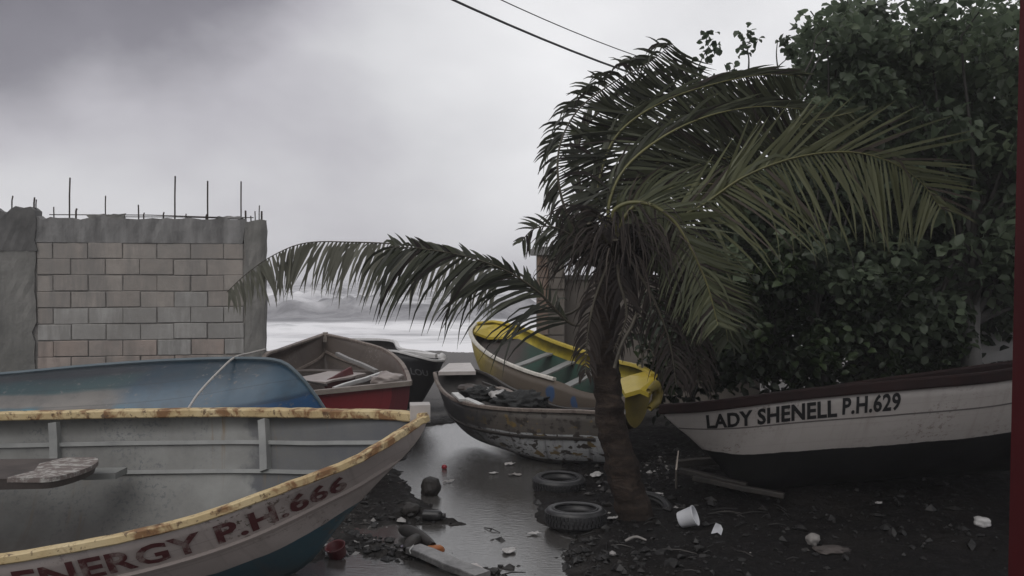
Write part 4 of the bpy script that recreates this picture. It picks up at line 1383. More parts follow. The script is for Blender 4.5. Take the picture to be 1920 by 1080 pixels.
# ------------------------------------------------------------------ coconut palm
CR = P(1160, 455, 7.75)
base = on_ground(1186, 968)
palm = thing('coconut_palm', (base[0], base[1], 0), 'short coconut palm with wind-torn fronds and a thick brown trunk', 'palm')
tp = cr([base + (.02, 0, -.2), base + (0, 0, .05), P(1172, 900, base[1]), P(1150, 800, base[1]), P(1135, 700, base[1] + .03), P(1132, 620, base[1] + .06), P(1142, 540, 7.75), CR], 90)
v, f = [], []
T_, A_, B_ = frames(tp)
SEG = 26
for i in range(90):
    a = i / 89
    r0 = np.interp(a, (0, .12, .3, .55, .75, 1), (.185, .155, .135, .125, .125, .125))
    ring_ = .005 * math.sin(i * 1.45 + 1.2 * math.sin(i * .37))
    for k in range(SEG):
        th = 2 * math.pi * k / SEG
        q = tp[i]
        nz = .035 * mnoise.noise(Vector((math.cos(th) * 1.6, math.sin(th) * 1.6, q[2] * 5))) + .022 * mnoise.noise(Vector((math.cos(th) * 4, math.sin(th) * 4, q[2] * 9)))
        v.append(q + (r0 + ring_ + nz) * (math.cos(th) * A_[i] + math.sin(th) * B_[i]))
for i in range(89):
    for k in range(SEG):
        k2 = (k + 1) % SEG
        f.append((i * SEG + k, i * SEG + k2, i * SEG + SEG + k2, i * SEG + SEG + k))
mk('trunk', v, f, MAT['palm_bark'], palm, True)


def leaflet(p, d0, g, wind, L, w, wv, tone, ns=5):
    """one ribbon bending under gravity and wind"""
    d = unit(d0); pts = [np.array(p)]
    st = L / ns
    for i in range(ns):
        d = unit(d + (np.array((0, 0, -1.0)) * g + wind) * (i + 1) / ns * .45)
        pts.append(pts[-1] + d * st)
    v = []
    prof = (.45, 1, .95, .75, .45, .06)
    for i, q in enumerate(pts):
        t = pts[min(i + 1, ns)] - pts[max(i - 1, 0)]
        s = unit(np.cross(t, wv))
        v.append(q - s * w * prof[i] / 2); v.append(q + s * w * prof[i] / 2)
    f = [(2 * i, 2 * i + 1, 2 * i + 3, 2 * i + 2) for i in range(ns)]
    return v, f


LEAFLET_BUDGET = [300]
bulk = MB()


wmul = (1.0, 0.8)
def frond(pix, L, n, sides, tone, dead=False, single=False, r0=.022, w=.042, t0=.12, mat=None, thin=0.0, lenp=None, lmat=None):
    pts = cr([P(*q) if len(q) == 3 and q[1] > 20 else np.array(q) for q in pix], 60)
    rr = np.linspace(r0, .004, 60)
    vv, ff = tube(pts, rr, 6, True, .7)
    ro = mk('frond', vv, ff, mat or MAT['rachis'], palm, True)
    T, _, _ = frames(pts)
    out = []
    if not dead:
        n = int(n * wmul[0]); w = w * wmul[1]
    for i in range(n):
        a = t0 + (1 - t0) * (i + .5) / n
        k = a * 59; i0 = min(int(k), 58); fr = k - i0
        p = pts[i0] * (1 - fr) + pts[i0 + 1] * fr
        t = unit(T[i0])
        view = unit(p - np.array((0, 0, H)))
        sv = unit(np.cross(t, view))
        ll = np.interp(a, (0, .15, .35, .7, .92, 1), lenp or (.45, .8, 1, .95, .6, .35))
        for sd_ in sides:
            if random.random() < sd_.get('gap', 0) + thin: continue
            cl = 0.55 * mnoise.noise(Vector((a * 14, sd_['s'] * 3, tone * 10))) + 0.25 * mnoise.noise(Vector((a * 47, sd_['s'] * 5, tone * 17)))
            broken = random.random() < .15
            d0 = sv * (sd_['s'] + random.gauss(0, .07)) + t * (sd_['f'] + cl + random.gauss(0, .07)) + view * (sd_.get('dn', 0) + random.gauss(0, .10))
            wv = view + t * random.gauss(0, .35) + sv * random.gauss(0, .25)
            l_ = L * sd_.get('l', 1) * ll * random.uniform(.82, 1.08)
            tn = float(np.clip(tone + random.gauss(0, .12) + sd_.get('tone', 0), 0, 1))
            out.append((leaflet(p, d0, (2.2 if broken else sd_.get('g', .5) * random.uniform(.7, 1.5)), np.array(sd_.get('w', (0, 0, 0))) * random.uniform(.6, 1.7), l_, w * random.uniform(.55, 1.2), wv, tn), tn))
    lm = lmat or (MAT['palm_dead'] if dead else MAT['palm_leaf'])
    for (lv, lf), tn in out:
        brown = (not dead) and lmat is None and random.random() < .10
        if single and LEAFLET_BUDGET[0] > 0:
            LEAFLET_BUDGET[0] -= 1
            mk('leaflet', lv, lf, MAT['palm_dead'] if brown else lm, ro, True, tone=[tn] * len(lv))
        elif dead or brown:
            deadbulk.add(lv, lf, tn)
        else:
            bulk.add(lv, lf, tn)
    return ro


deadbulk = MB()
W = (.55, 0, .02)
# left frond, dark near half
frond([CR - (.0, 0, .25), (1085, 610, 7.65), (1010, 548, 7.5), (950, 508, 7.4), (870, 480, 7.3), (790, 466, 7.25), (735, 462, 7.2)], .80, 46,
      [dict(s=.70, f=.62, g=.75, dn=-.15), dict(s=.2, f=.8, g=1.2, dn=.35, l=.75, gap=.45), dict(s=-.5, f=.7, g=.25, dn=.2, l=.22)], .06, single=True, mat=MAT['rachis_dark'], w=.040, t0=.30, lenp=(.6, .8, 1, 1, .95, .8))
# left frond, pale long half beyond it
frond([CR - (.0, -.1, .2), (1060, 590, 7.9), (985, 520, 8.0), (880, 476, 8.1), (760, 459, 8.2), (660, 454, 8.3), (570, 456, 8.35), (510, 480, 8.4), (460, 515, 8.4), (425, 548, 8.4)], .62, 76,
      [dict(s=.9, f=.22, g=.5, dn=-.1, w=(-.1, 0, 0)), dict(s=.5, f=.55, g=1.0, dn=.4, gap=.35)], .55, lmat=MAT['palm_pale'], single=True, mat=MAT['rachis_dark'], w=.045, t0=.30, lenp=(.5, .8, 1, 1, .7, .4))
# arching frond to the right in front of the tree
frond([CR, (1215, 430, 7.6), (1305, 392, 7.45), (1395, 332, 7.3), (1490, 296, 7.2), (1590, 285, 7.1), (1665, 302, 7.0), (1725, 340, 7.0), (1765, 392, 7.0)], .92, 74,
      [dict(s=-.95, f=.46, g=.35, dn=-.1), dict(s=.50, f=1.05, g=.05, dn=.35, l=.95, tone=-.05)], .92, single=True, w=.036, t0=.16)
wmul = (1.35, .72)
# upright frond streaming over the top
frond([CR, (1100, 455, 7.7), (1063, 400, 7.7), (1046, 330, 7.7), (1052, 265, 7.75), (1085, 205, 7.8), (1150, 155, 7.9), (1215, 118, 8.0), (1262, 82, 8.1)], .62, 74,
      [dict(s=-1, f=.35, g=.0, dn=.15, w=W), dict(s=.75, f=-.25, g=.75, dn=.1, l=.45, gap=.45), dict(s=.8, f=-.4, g=2.0, dn=-.1, l=.55, gap=.6)], .10, lenp=(.45, .8, 1, 1, .9, .8), mat=MAT['rachis_dark'], w=.044)
frond([CR, (1112, 420, 7.9), (1085, 330, 8.0), (1090, 255, 8.1), (1140, 195, 8.2), (1210, 150, 8.3), (1290, 122, 8.4)], .62, 66,
      [dict(s=-1, f=.5, g=.05, dn=.1, w=W), dict(s=.3, f=1.1, g=.1, dn=.2, l=.5)], .2, mat=MAT['rachis_dark'])
frond([CR, (1122, 400, 7.8), (1128, 320, 7.8), (1160, 250, 7.85), (1235, 195, 7.9), (1330, 160, 8.0), (1430, 140, 8.1), (1500, 142, 8.2)], .70, 78,
      [dict(s=-1, f=.55, g=.15, dn=.1, w=W), dict(s=.28, f=1.2, g=.1, dn=.2, l=.8, w=W)], .30, w=.044)
frond([CR, (1140, 400, 7.7), (1165, 325, 7.7), (1230, 265, 7.75), (1320, 220, 7.8), (1420, 200, 7.9), (1510, 205, 8.0)], .70, 72,
      [dict(s=-1, f=.6, g=.25, dn=.1, w=W), dict(s=.30, f=1.2, g=.1, dn=.2, l=.8, w=W)], .22, w=.044)
frond([CR, (1150, 410, 7.9), (1185, 345, 8.0), (1260, 290, 8.1), (1360, 258, 8.2), (1450, 245, 8.3), (1530, 250, 8.4)], .66, 66,
      [dict(s=-1, f=.65, g=.3, dn=.1, w=W), dict(s=.30, f=1.2, g=.1, dn=.2, l=.8, w=W)], .36, w=.044)
frond([CR, (1160, 400, 8.1), (1200, 300, 8.3), (1270, 215, 8.5), (1350, 175, 8.7), (1450, 165, 8.9)], .75, 66,
      [dict(s=-1, f=.45, g=.2, dn=.1, w=W), dict(s=.3, f=1.1, g=.1, dn=.2, l=.7, w=W)], .18, w=.05)
frond([CR, (1175, 400, 7.9), (1225, 350, 8.0), (1310, 310, 8.1), (1400, 285, 8.2), (1500, 235, 8.3), (1600, 210, 8.3)], .62, 60,
      [dict(s=-1, f=.7, g=.3, dn=.1, w=W), dict(s=.30, f=1.2, g=.1, dn=.2, l=.8, w=W)], .42, w=.042)
# frond curling down on the right
frond([CR - (0, .1, 0), (1150, 398, 7.5), (1180, 380, 7.45), (1225, 386, 7.4), (1268, 420, 7.35), (1300, 475, 7.3), (1328, 540, 7.3), (1346, 610, 7.3)], .60, 54,
      [dict(s=-1, f=.6, g=.5, dn=.05), dict(s=.8, f=.85, g=.1, dn=.2, l=.9, w=W)], .62, w=.038, t0=.25)
frond([CR, (1170, 410, 7.6), (1205, 375, 7.6), (1270, 352, 7.6), (1340, 345, 7.7), (1400, 352, 7.8)], .55, 44,
      [dict(s=-1, f=.8, g=.3, dn=.1, w=W), dict(s=.6, f=1, g=.05, dn=.2, l=.8, w=W)], .60, w=.04)
frond([CR, (1200, 450, 7.7), (1250, 450, 7.8), (1310, 490, 7.9), (1350, 560, 7.9), (1365, 640, 7.9)], .6, 46,
      [dict(s=-1, f=.7, g=.6, dn=.1), dict(s=.7, f=.85, g=.3, dn=.2, l=.9)], .25, w=.042)
# ragged fronds on the left and low down
frond([CR, (1110, 480, 7.6), (1075, 445, 7.55), (1035, 425, 7.5), (1000, 430, 7.5), (975, 455, 7.5)], .36, 30,
      [dict(s=.8, f=.5, g=.7, gap=.25), dict(s=-.6, f=.7, g=.3, gap=.4, l=.7)], .15, mat=MAT['rachis_dark'])
for (pp, ln, tn) in (([(1130, 520, 7.5), (1110, 580, 7.45), (1100, 650, 7.45), (1098, 705, 7.45)], .30, .3), ([(1190, 500, 7.5), (1225, 560, 7.45), (1255, 640, 7.5), (1268, 720, 7.5)], .45, .2),
                     ([(1200, 480, 7.7), (1270, 540, 7.8), (1300, 640, 7.9), (1310, 720, 7.9)], .5, .4), ([(1160, 520, 7.45), (1175, 590, 7.4), (1150, 660, 7.45)], .3, .15)):
    frond([CR] + pp, ln, 46, [dict(s=1, f=.8, g=1.2, gap=.2), dict(s=-1, f=.8, g=1.2, gap=.2)], tn, dead=True, mat=MAT['rachis_dark'], w=.022)
o = bulk.build('leaflets', MAT['palm_leaf'], palm, True, tone=True); o['kind'] = 'stuff'
crumple('crown_fibre', CR + (.03, 0, -.12), .25, MAT['palm_dead'], None, None, 51, 4, (1.05, .8, 1.35), .35, None, 5, parent=palm)
# fibre skirt round the crown
for i in range(620):
    a = random.uniform(0, 2 * math.pi); hh = random.uniform(-.25, .18)
    rr = .16 + .12 * random.random()
    p = CR + np.array((math.cos(a) * rr * 1.25 + .05, math.sin(a) * rr, hh + .1))
    d0 = np.array((math.cos(a), math.sin(a), random.uniform(-.2, .9)))
    L = random.uniform(.25, .8)
    lv, lf = leaflet(p, d0, random.uniform(1.2, 2.6), np.array((random.gauss(.02, .15), 0, 0)), L, random.uniform(.006, .022), np.array((random.gauss(0, .5), 1, 0)), .3)
    deadbulk.add(lv, lf, float(np.clip(random.gauss(.32, .22), 0, 1)))
o = deadbulk.build('hanging_fibre', MAT['palm_dead'], palm, True, tone=True); o['kind'] = 'stuff'
for i in range(11):
    a = 2 * math.pi * i / 11 + random.uniform(-.2, .2)
    d = np.array((math.cos(a), math.sin(a), 0))
    p = CR + d * .10 + (0, 0, -.25 + .05 * (i % 4))
    MB().tube([p, p + d * .14 + (0, 0, .15), p + d * .30 + (0, 0, .26)], [.06, .045, .03], 6, True, .5, .5).build('frond_stub', MAT['rachis_dark'], palm, True)
# two bare stems growing beside the trunk
for q in (([(1152, 690, 7.3), (1166, 645, 7.3), (1185, 610, 7.35), (1193, 588, 7.4)], .016), ([(1204, 690, 7.5), (1206, 662, 7.5), (1218, 655, 7.5), (1226, 668, 7.5)], .008)):
    MB().tube(cr([P(*k) for k in q[0]], 14), q[1], 6).build('dead_stalk', MAT['rachis_dark'], palm, True)

# ------------------------------------------------------------------ broadleaf trees and shrubs
def leaf_template(seed):
    r = np.random.default_rng(seed)
    f = r.uniform(.05, .22); dr = r.uniform(.0, .25)
    v = np.array(((0, 0, 0), (-.33, .38, f), (.33, .38, f), (-.27, .75, f * .8 - dr * .3), (.27, .75, f * .8 - dr * .3), (0, 1, -dr), (0, .38, 0), (0, .75, -dr * .4)))
    q = [(0, 6, 1), (0, 2, 6), (6, 7, 3, 1), (6, 2, 4, 7), (7, 5, 3), (7, 4, 5)]
    return v, q


TPL = [leaf_template(s) for s in range(6)]


def rand_rot(n, up_bias=.25, droop=.5):
    nz_ = rng.normal(0, 1, (n, 3)); nz_[:, 2] = np.abs(nz_[:, 2]) + up_bias
    nz_ /= np.linalg.norm(nz_, axis=1)[:, None]
    d = rng.normal(0, 1, (n, 3)); d[:, 2] -= droop; d[:, 0] += .35
    d -= (d * nz_).sum(1)[:, None] * nz_
    d /= np.linalg.norm(d, axis=1)[:, None]
    s = np.cross(d, nz_)
    return np.stack([s, d, nz_], 2)       # columns: local x, y, z


def bulk_leaves(name, pos, rot, size, tone, mat, parent):
    vs_, fs_, ts_ = [], [], []
    n = len(pos)
    which = rng.integers(0, 6, n)
    off = 0
    for k in range(6):
        ix = np.where(which == k)[0]
        if not len(ix): continue
        tv, tq = TPL[k]
        vv = np.einsum('nij,vj->nvi', rot[ix], tv) * size[ix][:, None, None] + pos[ix][:, None, :]
        m_ = len(tv)
        vs_.append(vv.reshape(-1, 3)); ts_.append(np.repeat(tone[ix], m_))
        for j in range(len(ix)):
            b = off + j * m_
            fs_.extend([tuple(b + q for q in fc) for fc in tq])
        off += len(ix) * m_
    o = mk(name, np.concatenate(vs_), fs_, mat, parent, True, tone=np.concatenate(ts_))
    o['kind'] = 'stuff'
    return o


LEAF_ME = {}


def leaf_obj(parent, pos, rot, size, tone, mat, key):
    tq = int(np.clip(tone * 4, 0, 3)); k = int(rng.integers(0, 6))
    kk = (key, k, tq)
    if kk not in LEAF_ME:
        tv, q = TPL[k]
        me = bpy.data.meshes.new('leaf'); me.from_pydata([tuple(x) for x in tv], [], q)
        me.polygons.foreach_set('use_smooth', np.ones(len(me.polygons), bool))
        a = me.attributes.new('tone', 'FLOAT', 'POINT'); a.data.foreach_set('value', np.full(len(tv), (tq + .5) / 4, np.float32))
        me.materials.append(mat); LEAF_ME[kk] = me
    o = bpy.data.objects.new('leaf', LEAF_ME[kk]); COL.objects.link(o); o.parent = parent
    Mx = Matrix(((*rot[0], 0), (*rot[1], 0), (*rot[2], 0), (0, 0, 0, 1)))
    p = pos - org(parent)
    o.matrix_local = Matrix.Translation(Vector(p)) @ Mx @ Matrix.Diagonal((size, size, size, 1))


def project(p):
    y = p[:, 1] * CP - (p[:, 2] - H) * SP
    zc = p[:, 1] * SP + (p[:, 2] - H) * CP
    return 960 + FPX * p[:, 0] / y, 540 - FPX * zc / y


def tree(name, label, cat, basep, trunk_px, clusters, nleaf, size, mat, bark, r_tr, singles=0, group=None, lean=None, tone_mu=.5):
    t = thing(name, basep, label, cat, group)
    top = np.array(clusters)[:, :3].mean(0)
    tr = cr([np.array(basep) + (0, 0, -.2)] + [P(*q) for q in trunk_px] + [top], 24)
    vv, ff = tube(tr, np.linspace(r_tr, r_tr * .3, 24), 10)
    vv = [p + .12 * r_tr * np.array(mnoise.noise_vector(Vector(p) * 3)) for p in vv]
    mk('trunk', vv, ff, bark, t, True)
    br = MB()
    cl = np.array(clusters)
    for c in cl[::2]:
        k = random.randint(9, 20)
        s = tr[k]; m_ = (s + c[:3]) / 2 + np.array((random.uniform(-.15, .15), 0, random.uniform(.0, .25)))
        pts = cr([s, m_, c[:3], c[:3] + np.array((random.uniform(-.2, .3), 0, random.uniform(.1, .4)))], 10)
        br.tube(pts, np.linspace(r_tr * .28, .008, 10), 6)
    o = br.build('branches', MAT['bark'], t, True); o['kind'] = 'stuff'
    w = cl[:, 4] * cl[:, 3] ** 2
    idx = rng.choice(len(cl), nleaf, p=w / w.sum())
    d = rng.normal(0, 1, (nleaf, 3)); d /= np.linalg.norm(d, axis=1)[:, None]
    rad = rng.uniform(0.25, 1, nleaf) ** .6
    pos = cl[idx, :3] + d * (rad * cl[idx, 3])[:, None] * np.array((1.1, 1, .85))
    rot = rand_rot(nleaf)
    sz = size * rng.uniform(.65, 1.25, nleaf)
    ctone = np.clip(rng.normal(tone_mu, .22, len(cl)), 0, 1)
    tone = np.clip(ctone[idx] + rng.normal(0, .16, nleaf), 0, 1)
    px, py = project(pos)
    inview = (px > 0) & (px < 1885) & (py > 0) & (py < 760)
    order = np.argsort(np.where(inview, pos[:, 1] / sz, 1e9))
    one = order[:singles]; rest = order[singles:]
    for i in one: leaf_obj(t, pos[i], rot[i], sz[i], tone[i], mat, mat.name)
    bulk_leaves('foliage', pos[rest], rot[rest], sz[rest], tone[rest], mat, t)
    return t


def clusters_px(rows, dmin, dmax, r0, r1, jit=14):
    out = []
    for (px, py, dens) in rows:
        d = random.uniform(dmin, dmax)
        p = P(px + random.uniform(-jit, jit), py + random.uniform(-jit, jit), d)
        out.append((*p, random.uniform(r0, r1), dens))
    return out


random.seed(23); rng = np.random.default_rng(23)
rows = []
for py, x0, x1 in ((40, 1690, 2020), (85, 1650, 2070), (130, 1640, 2110), (180, 1640, 2140), (230, 1640, 2150), (280, 1640, 2160), (330, 1650, 2150), (380, 1660, 2140), (430, 1670, 2120), (480, 1680, 2090), (530, 1690, 2070), (575, 1700, 2040), (612, 1660, 1800)):
    for px in range(x0, x1, 52):
        rows.append((px, py, 1.0 if py > 60 else .7))
rows += [(random.uniform(1740, 1980), random.uniform(220, 600), 1.0) for _ in range(30)]
cl = clusters_px(rows, 10.8, 13.2, .32, .54) + clusters_px(rows[::2], 12.5, 14.5, .4, .6)
big = tree('broadleaf_tree', 'large dark broadleaf tree with a pale trunk filling the upper right', 'tree', (6.15, 11.5, 0), [(1822, 690, 11.5), (1818, 640, 11.5), (1822, 560, 11.6), (1815, 420, 11.9)], cl, 20000, .165, MAT['tree_leaf'], MAT['pale_bark'], .17, 220)
rows = []
for py, x0, x1 in ((28, 1575, 1670), (75, 1550, 1660), (115, 1530, 1660), (165, 1515, 1660), (215, 1510, 1650), (265, 1500, 1650), (315, 1490, 1650), (365, 1400, 1650), (415, 1360, 1660), (465, 1350, 1660), (515, 1350, 1680)):
    for px in range(x0, x1, 50):
        rows.append((px, py, .55 if py < 260 and px < 1600 else 1.0))
cl = clusters_px(rows, 10.8, 12.8, .26, .46)
mid_tree = tree('broadleaf_tree', 'thinner broadleaf tree with loose leafy twigs standing behind the palm fronds', 'tree', (3.95, 11.2, 0), [(1545, 700, 11.2), (1532, 640, 11.2), (1524, 560, 11.3), (1540, 400, 11.5)], cl, 9500, .15, MAT['tree_leaf'], MAT['bark'], .085, 80)
# unseen canopy added to the big tree to shade the yard at the right
oc = []
for _ in range(60):
    y_ = random.uniform(2.6, 5.8); r_ = random.uniform(.45, .8)
    x_ = random.uniform(1.3, 7.5)
    oc.append((x_, y_, 2.2 + .365 * y_ + r_ + random.uniform(.15, .9), r_, 1.0))
oc = np.array(oc)
nl = 7000
ix = rng.integers(0, len(oc), nl)
dd_ = rng.normal(0, 1, (nl, 3)); dd_ /= np.linalg.norm(dd_, axis=1)[:, None]
ps = oc[ix, :3] + dd_ * (rng.uniform(.1, 1, nl) ** .6 * oc[ix, 3])[:, None]
bulk_leaves('added_shade_foliage', ps, rand_rot(nl), .2 * rng.uniform(.7, 1.2, nl), np.clip(rng.normal(.5, .2, nl), 0, 1), MAT['tree_leaf'], big)
ob = MB()
for c in oc[::4]:
    a_ = np.array((6.3, 11.7, 7.4)); mid_ = (a_ + c[:3]) / 2 + np.array((0, 0, .9))
    ob.tube(cr([a_, mid_, c[:3]], 10), np.linspace(.06, .012, 10), 6)
o = ob.build('branches', MAT['bark'], big, True); o['kind'] = 'stuff'  # limbs added to carry the unseen shading canopy
rows = [(random.uniform(1370, 1930), random.uniform(140, 660), 1.0) for _ in range(110)]
rows = [q for q in rows if q[0] > 1500 or q[1] > 330]
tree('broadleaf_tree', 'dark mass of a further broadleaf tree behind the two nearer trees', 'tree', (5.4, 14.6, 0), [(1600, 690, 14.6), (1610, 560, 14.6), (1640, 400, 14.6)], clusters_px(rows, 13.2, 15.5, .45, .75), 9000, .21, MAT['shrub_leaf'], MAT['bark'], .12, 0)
# bare whipping twigs with leaf tufts at the top of that tree
tw = MB()
tuft = []
for pts, ends in (
        ([(1300, 200), (1300, 165), (1312, 120), (1330, 85)], [(1333, 70, 17), (1335, 96, 12), (1302, 128, 15), (1310, 150, 12)]),
        ([(1350, 170), (1362, 140), (1378, 128)], [(1376, 127, 12), (1352, 145, 9)]),
        ([(1402, 150), (1404, 110), (1398, 80)], [(1392, 62, 14), (1410, 72, 13), (1398, 95, 14)]),
        ([(1478, 170), (1462, 140), (1456, 105), (1458, 75)], [(1474, 78, 7)]),
        ([(1400, 165), (1440, 140), (1476, 110)], [(1476, 90, 9), (1484, 101, 8)]),
        ([(1500, 150), (1522, 110), (1530, 70), (1550, 50)], [(1560, 60, 10)]),
        ([(1500, 180), (1530, 120), (1560, 70)], [(1580, 85, 12)])):
    d = random.uniform(9.6, 10.4)
    q = cr([P(a, b, d) for a, b in pts], 14)
    tw.tube(q, np.linspace(.014, .005, 14), 5)
    for (a, b, r_) in ends:
        tuft.append((*P(a, b, d), r_ * d / FPX * 1.1))
o = tw.build('twigs', MAT['bark'], mid_tree, True); o['kind'] = 'stuff'
pos, tn = [], []
for (x_, y_, z_, r_) in tuft:
    for k in range(int(9 + r_ * 90)):
        pos.append(np.array((x_, y_, z_)) + rng.normal(0, .5, 3) * r_); tn.append(random.uniform(0, .5))
pos = np.array(pos)
o = bulk_leaves('twig_leaves', pos, rand_rot(len(pos)), .095 * rng.uniform(.7, 1.2, len(pos)), np.array(tn), MAT['tree_leaf'], mid_tree)

# dark shrubs under the trees
labs = ['dark leafy shrub just behind the palm and the yellow stern', 'dark bush growing below the thinner tree trunk', 'dense dark bush between the two tree trunks', 'low leafy bush beside the pale tree trunk']
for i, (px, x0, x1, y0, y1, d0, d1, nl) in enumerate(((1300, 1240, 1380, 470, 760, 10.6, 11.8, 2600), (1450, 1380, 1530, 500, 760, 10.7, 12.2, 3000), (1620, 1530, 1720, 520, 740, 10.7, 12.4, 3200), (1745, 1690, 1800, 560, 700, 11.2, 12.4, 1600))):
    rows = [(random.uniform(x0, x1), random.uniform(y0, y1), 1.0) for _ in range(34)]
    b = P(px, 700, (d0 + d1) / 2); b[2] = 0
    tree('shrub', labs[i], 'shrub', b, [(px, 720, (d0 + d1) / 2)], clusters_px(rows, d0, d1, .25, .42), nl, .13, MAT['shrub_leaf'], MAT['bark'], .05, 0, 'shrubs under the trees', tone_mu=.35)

# ------------------------------------------------------------------ overhead cables
def cable(name, p0, p1, r_, label):
    p0, p1 = np.array(p0), np.array(p1)
    d = p1 - p0
    pts = [p0 + d * t + np.array((0, 0, .15 * ((t - .5) ** 2) - .0375)) for t in np.linspace(-5, 7, 60)]
    o = MB().tube(pts, r_, 6).build(name, MAT['cable'], None, True, loc=p0)
    tag(o, label, 'cable', 'overhead cables')
cable('overhead_cable', P(850, 0, 15), P(1150, 125, 18.6), .022, 'thicker black overhead cable sagging down towards the palm top')
cable('overhead_cable', P(940, 0, 17), P(1180, 100, 20.2), .011, 'thinner faint overhead cable above the thick one')

# ------------------------------------------------------------------ litter on the ground
def tyre(px, py, Rr, tilt, rot, label, sink=.02):
    p = on_ground(px, py)
    t = thing('tyre', p, label, 'tyre', 'old tyres dumped in the mud')
    w = Rr * .42
    prof = [(.62, -.28), (.66, -.40), (.80, -.48), (.94, -.44), (1.0, -.30), (1.0, 0), (1.0, .30), (.94, .44), (.80, .48), (.66, .40), (.62, .28), (.60, .30), (.64, .0), (.60, -.30)]
    prof = [((a if a > .9 else a + (.08 if a < .7 else .05)) * Rr, b * Rr * .62) for a, b in prof]
    Mx = Matrix.Rotation(tilt, 3, 'X') @ Matrix.Rotation(rot, 3, 'Z')
    seg = 48; v, f = [], []
    for k in range(seg):
        a = 2 * math.pi * k / seg
        for (r_, z_) in prof:
            v.append(np.array(Mx @ Vector((r_ * math.cos(a), r_ * math.sin(a), z_ + Rr * .29 - sink))) + p)
    n = len(prof)
    for k in range(seg):
        for j in range(n):
            j2 = (j + 1) % n; k2 = (k + 1) % seg
            f.append((k * n + j, k2 * n + j, k2 * n + j2, k * n + j2))
    mk('carcass', v, f, MAT['rubber'], t, True)
    tr = MB()
    for k in range(44):
        a = 2 * math.pi * (k + .5) / 44
        for (z0, sh) in ((-.20, .06), (.0, -.05), (.20, .06)):
            c = Vector(((Rr + .003) * math.cos(a + sh), (Rr + .003) * math.sin(a + sh), z0 * .62 * Rr + Rr * .29 - sink))
            x_ = Vector((-math.sin(a), math.cos(a), 0)) * Rr * .045
            y_ = Vector((math.cos(a), math.sin(a), 0)) * .006
            z_ = Vector((0, 0, Rr * .055))
            tr.box(np.array(Mx @ c) + p, Mx @ x_, Mx @ y_, Mx @ z_)
    o = tr.build('tread', MAT['rubber'], t); o['kind'] = 'stuff'
    for (zz_, nm) in ((.45, 'bead'),):
        pts = [np.array(Mx @ Vector((Rr * .73 * math.cos(a), Rr * .73 * math.sin(a), Rr * .55 - sink))) + p for a in np.linspace(0, 2 * math.pi, 40)]
        MB().tube(pts, .011, 6, False).build('bead', MAT['rubber'], t, True)
    return t


tyre(1048, 915, .265, R(2), .3, 'old black tyre in the mud behind the other, holding water', .03)
tyre(1079, 980, .262, R(-2), 1.1, 'nearest black tyre lying flat in the wet mud')
tyre(1212, 950, .25, R(24), 2.0, 'half buried tyre showing its rim at the foot of the palm', .14)
for (px, py) in ((1048, 905), (1079, 972)):
    p = on_ground(px, py + 6); a_ = np.linspace(0, 2 * math.pi, 28, endpoint=False)
    v = [p + np.array((.168 * math.cos(q), .168 * math.sin(q), .075)) for q in a_]
# cup, bottles, planks and scraps
def lathe(prof, seg=24):
    v, f = [], []
    for k in range(seg):
        a = 2 * math.pi * k / seg
        for (r_, z_) in prof: v.append((r_ * math.cos(a), r_ * math.sin(a), z_))
    n = len(prof)
    for k in range(seg):
        for j in range(n - 1):
            f.append((k * n + j, ((k + 1) % seg) * n + j, ((k + 1) % seg) * n + j + 1, k * n + j + 1))
    return v, f


def placed(v, loc, rot, sc=1.0):
    Mx = (Matrix.Rotation(rot[2], 3, 'Z') @ Matrix.Rotation(rot[1], 3, 'Y') @ Matrix.Rotation(rot[0], 3, 'X'))
    return [np.array(Mx @ (Vector(q) * sc)) + loc for q in v]


p = on_ground(1289, 988)
t = thing('plastic_bucket', p, 'small white plastic bucket tipped over on the black mud', 'bucket')
v, f = lathe([(0, 0), (.075, 0), (.082, .01), (.100, .165), (.106, .168), (.106, .176), (.098, .176), (.095, .165), (.076, .014), (0, .014)])
rot = (0, R(68), R(-22))
mk('bucket_body', placed(v, p + (-.07, .0, .060), rot, .85), f, MAT['white_plastic'], t, True)
pts = [Vector((.104 * math.cos(a), .104 * math.sin(a) * 1.0, .172 - .05 * math.sin(a))) for a in np.linspace(0, math.pi, 16)]
MB().tube(placed(pts, p + (-.07, 0, .060), rot, .85), .003, 5).build('handle', MAT['dull_pole'], t, True)


def lump(name, px, py, r_, mat, label, cat, seed, squash=(1, 1, .7), amp=.25, group=None, freq=3, sub=3):
    p = on_ground(px, py)
    return crumple(name, p + (0, 0, r_ * squash[2] * .7), r_, mat, label, cat, seed, sub, squash, amp, group, freq)


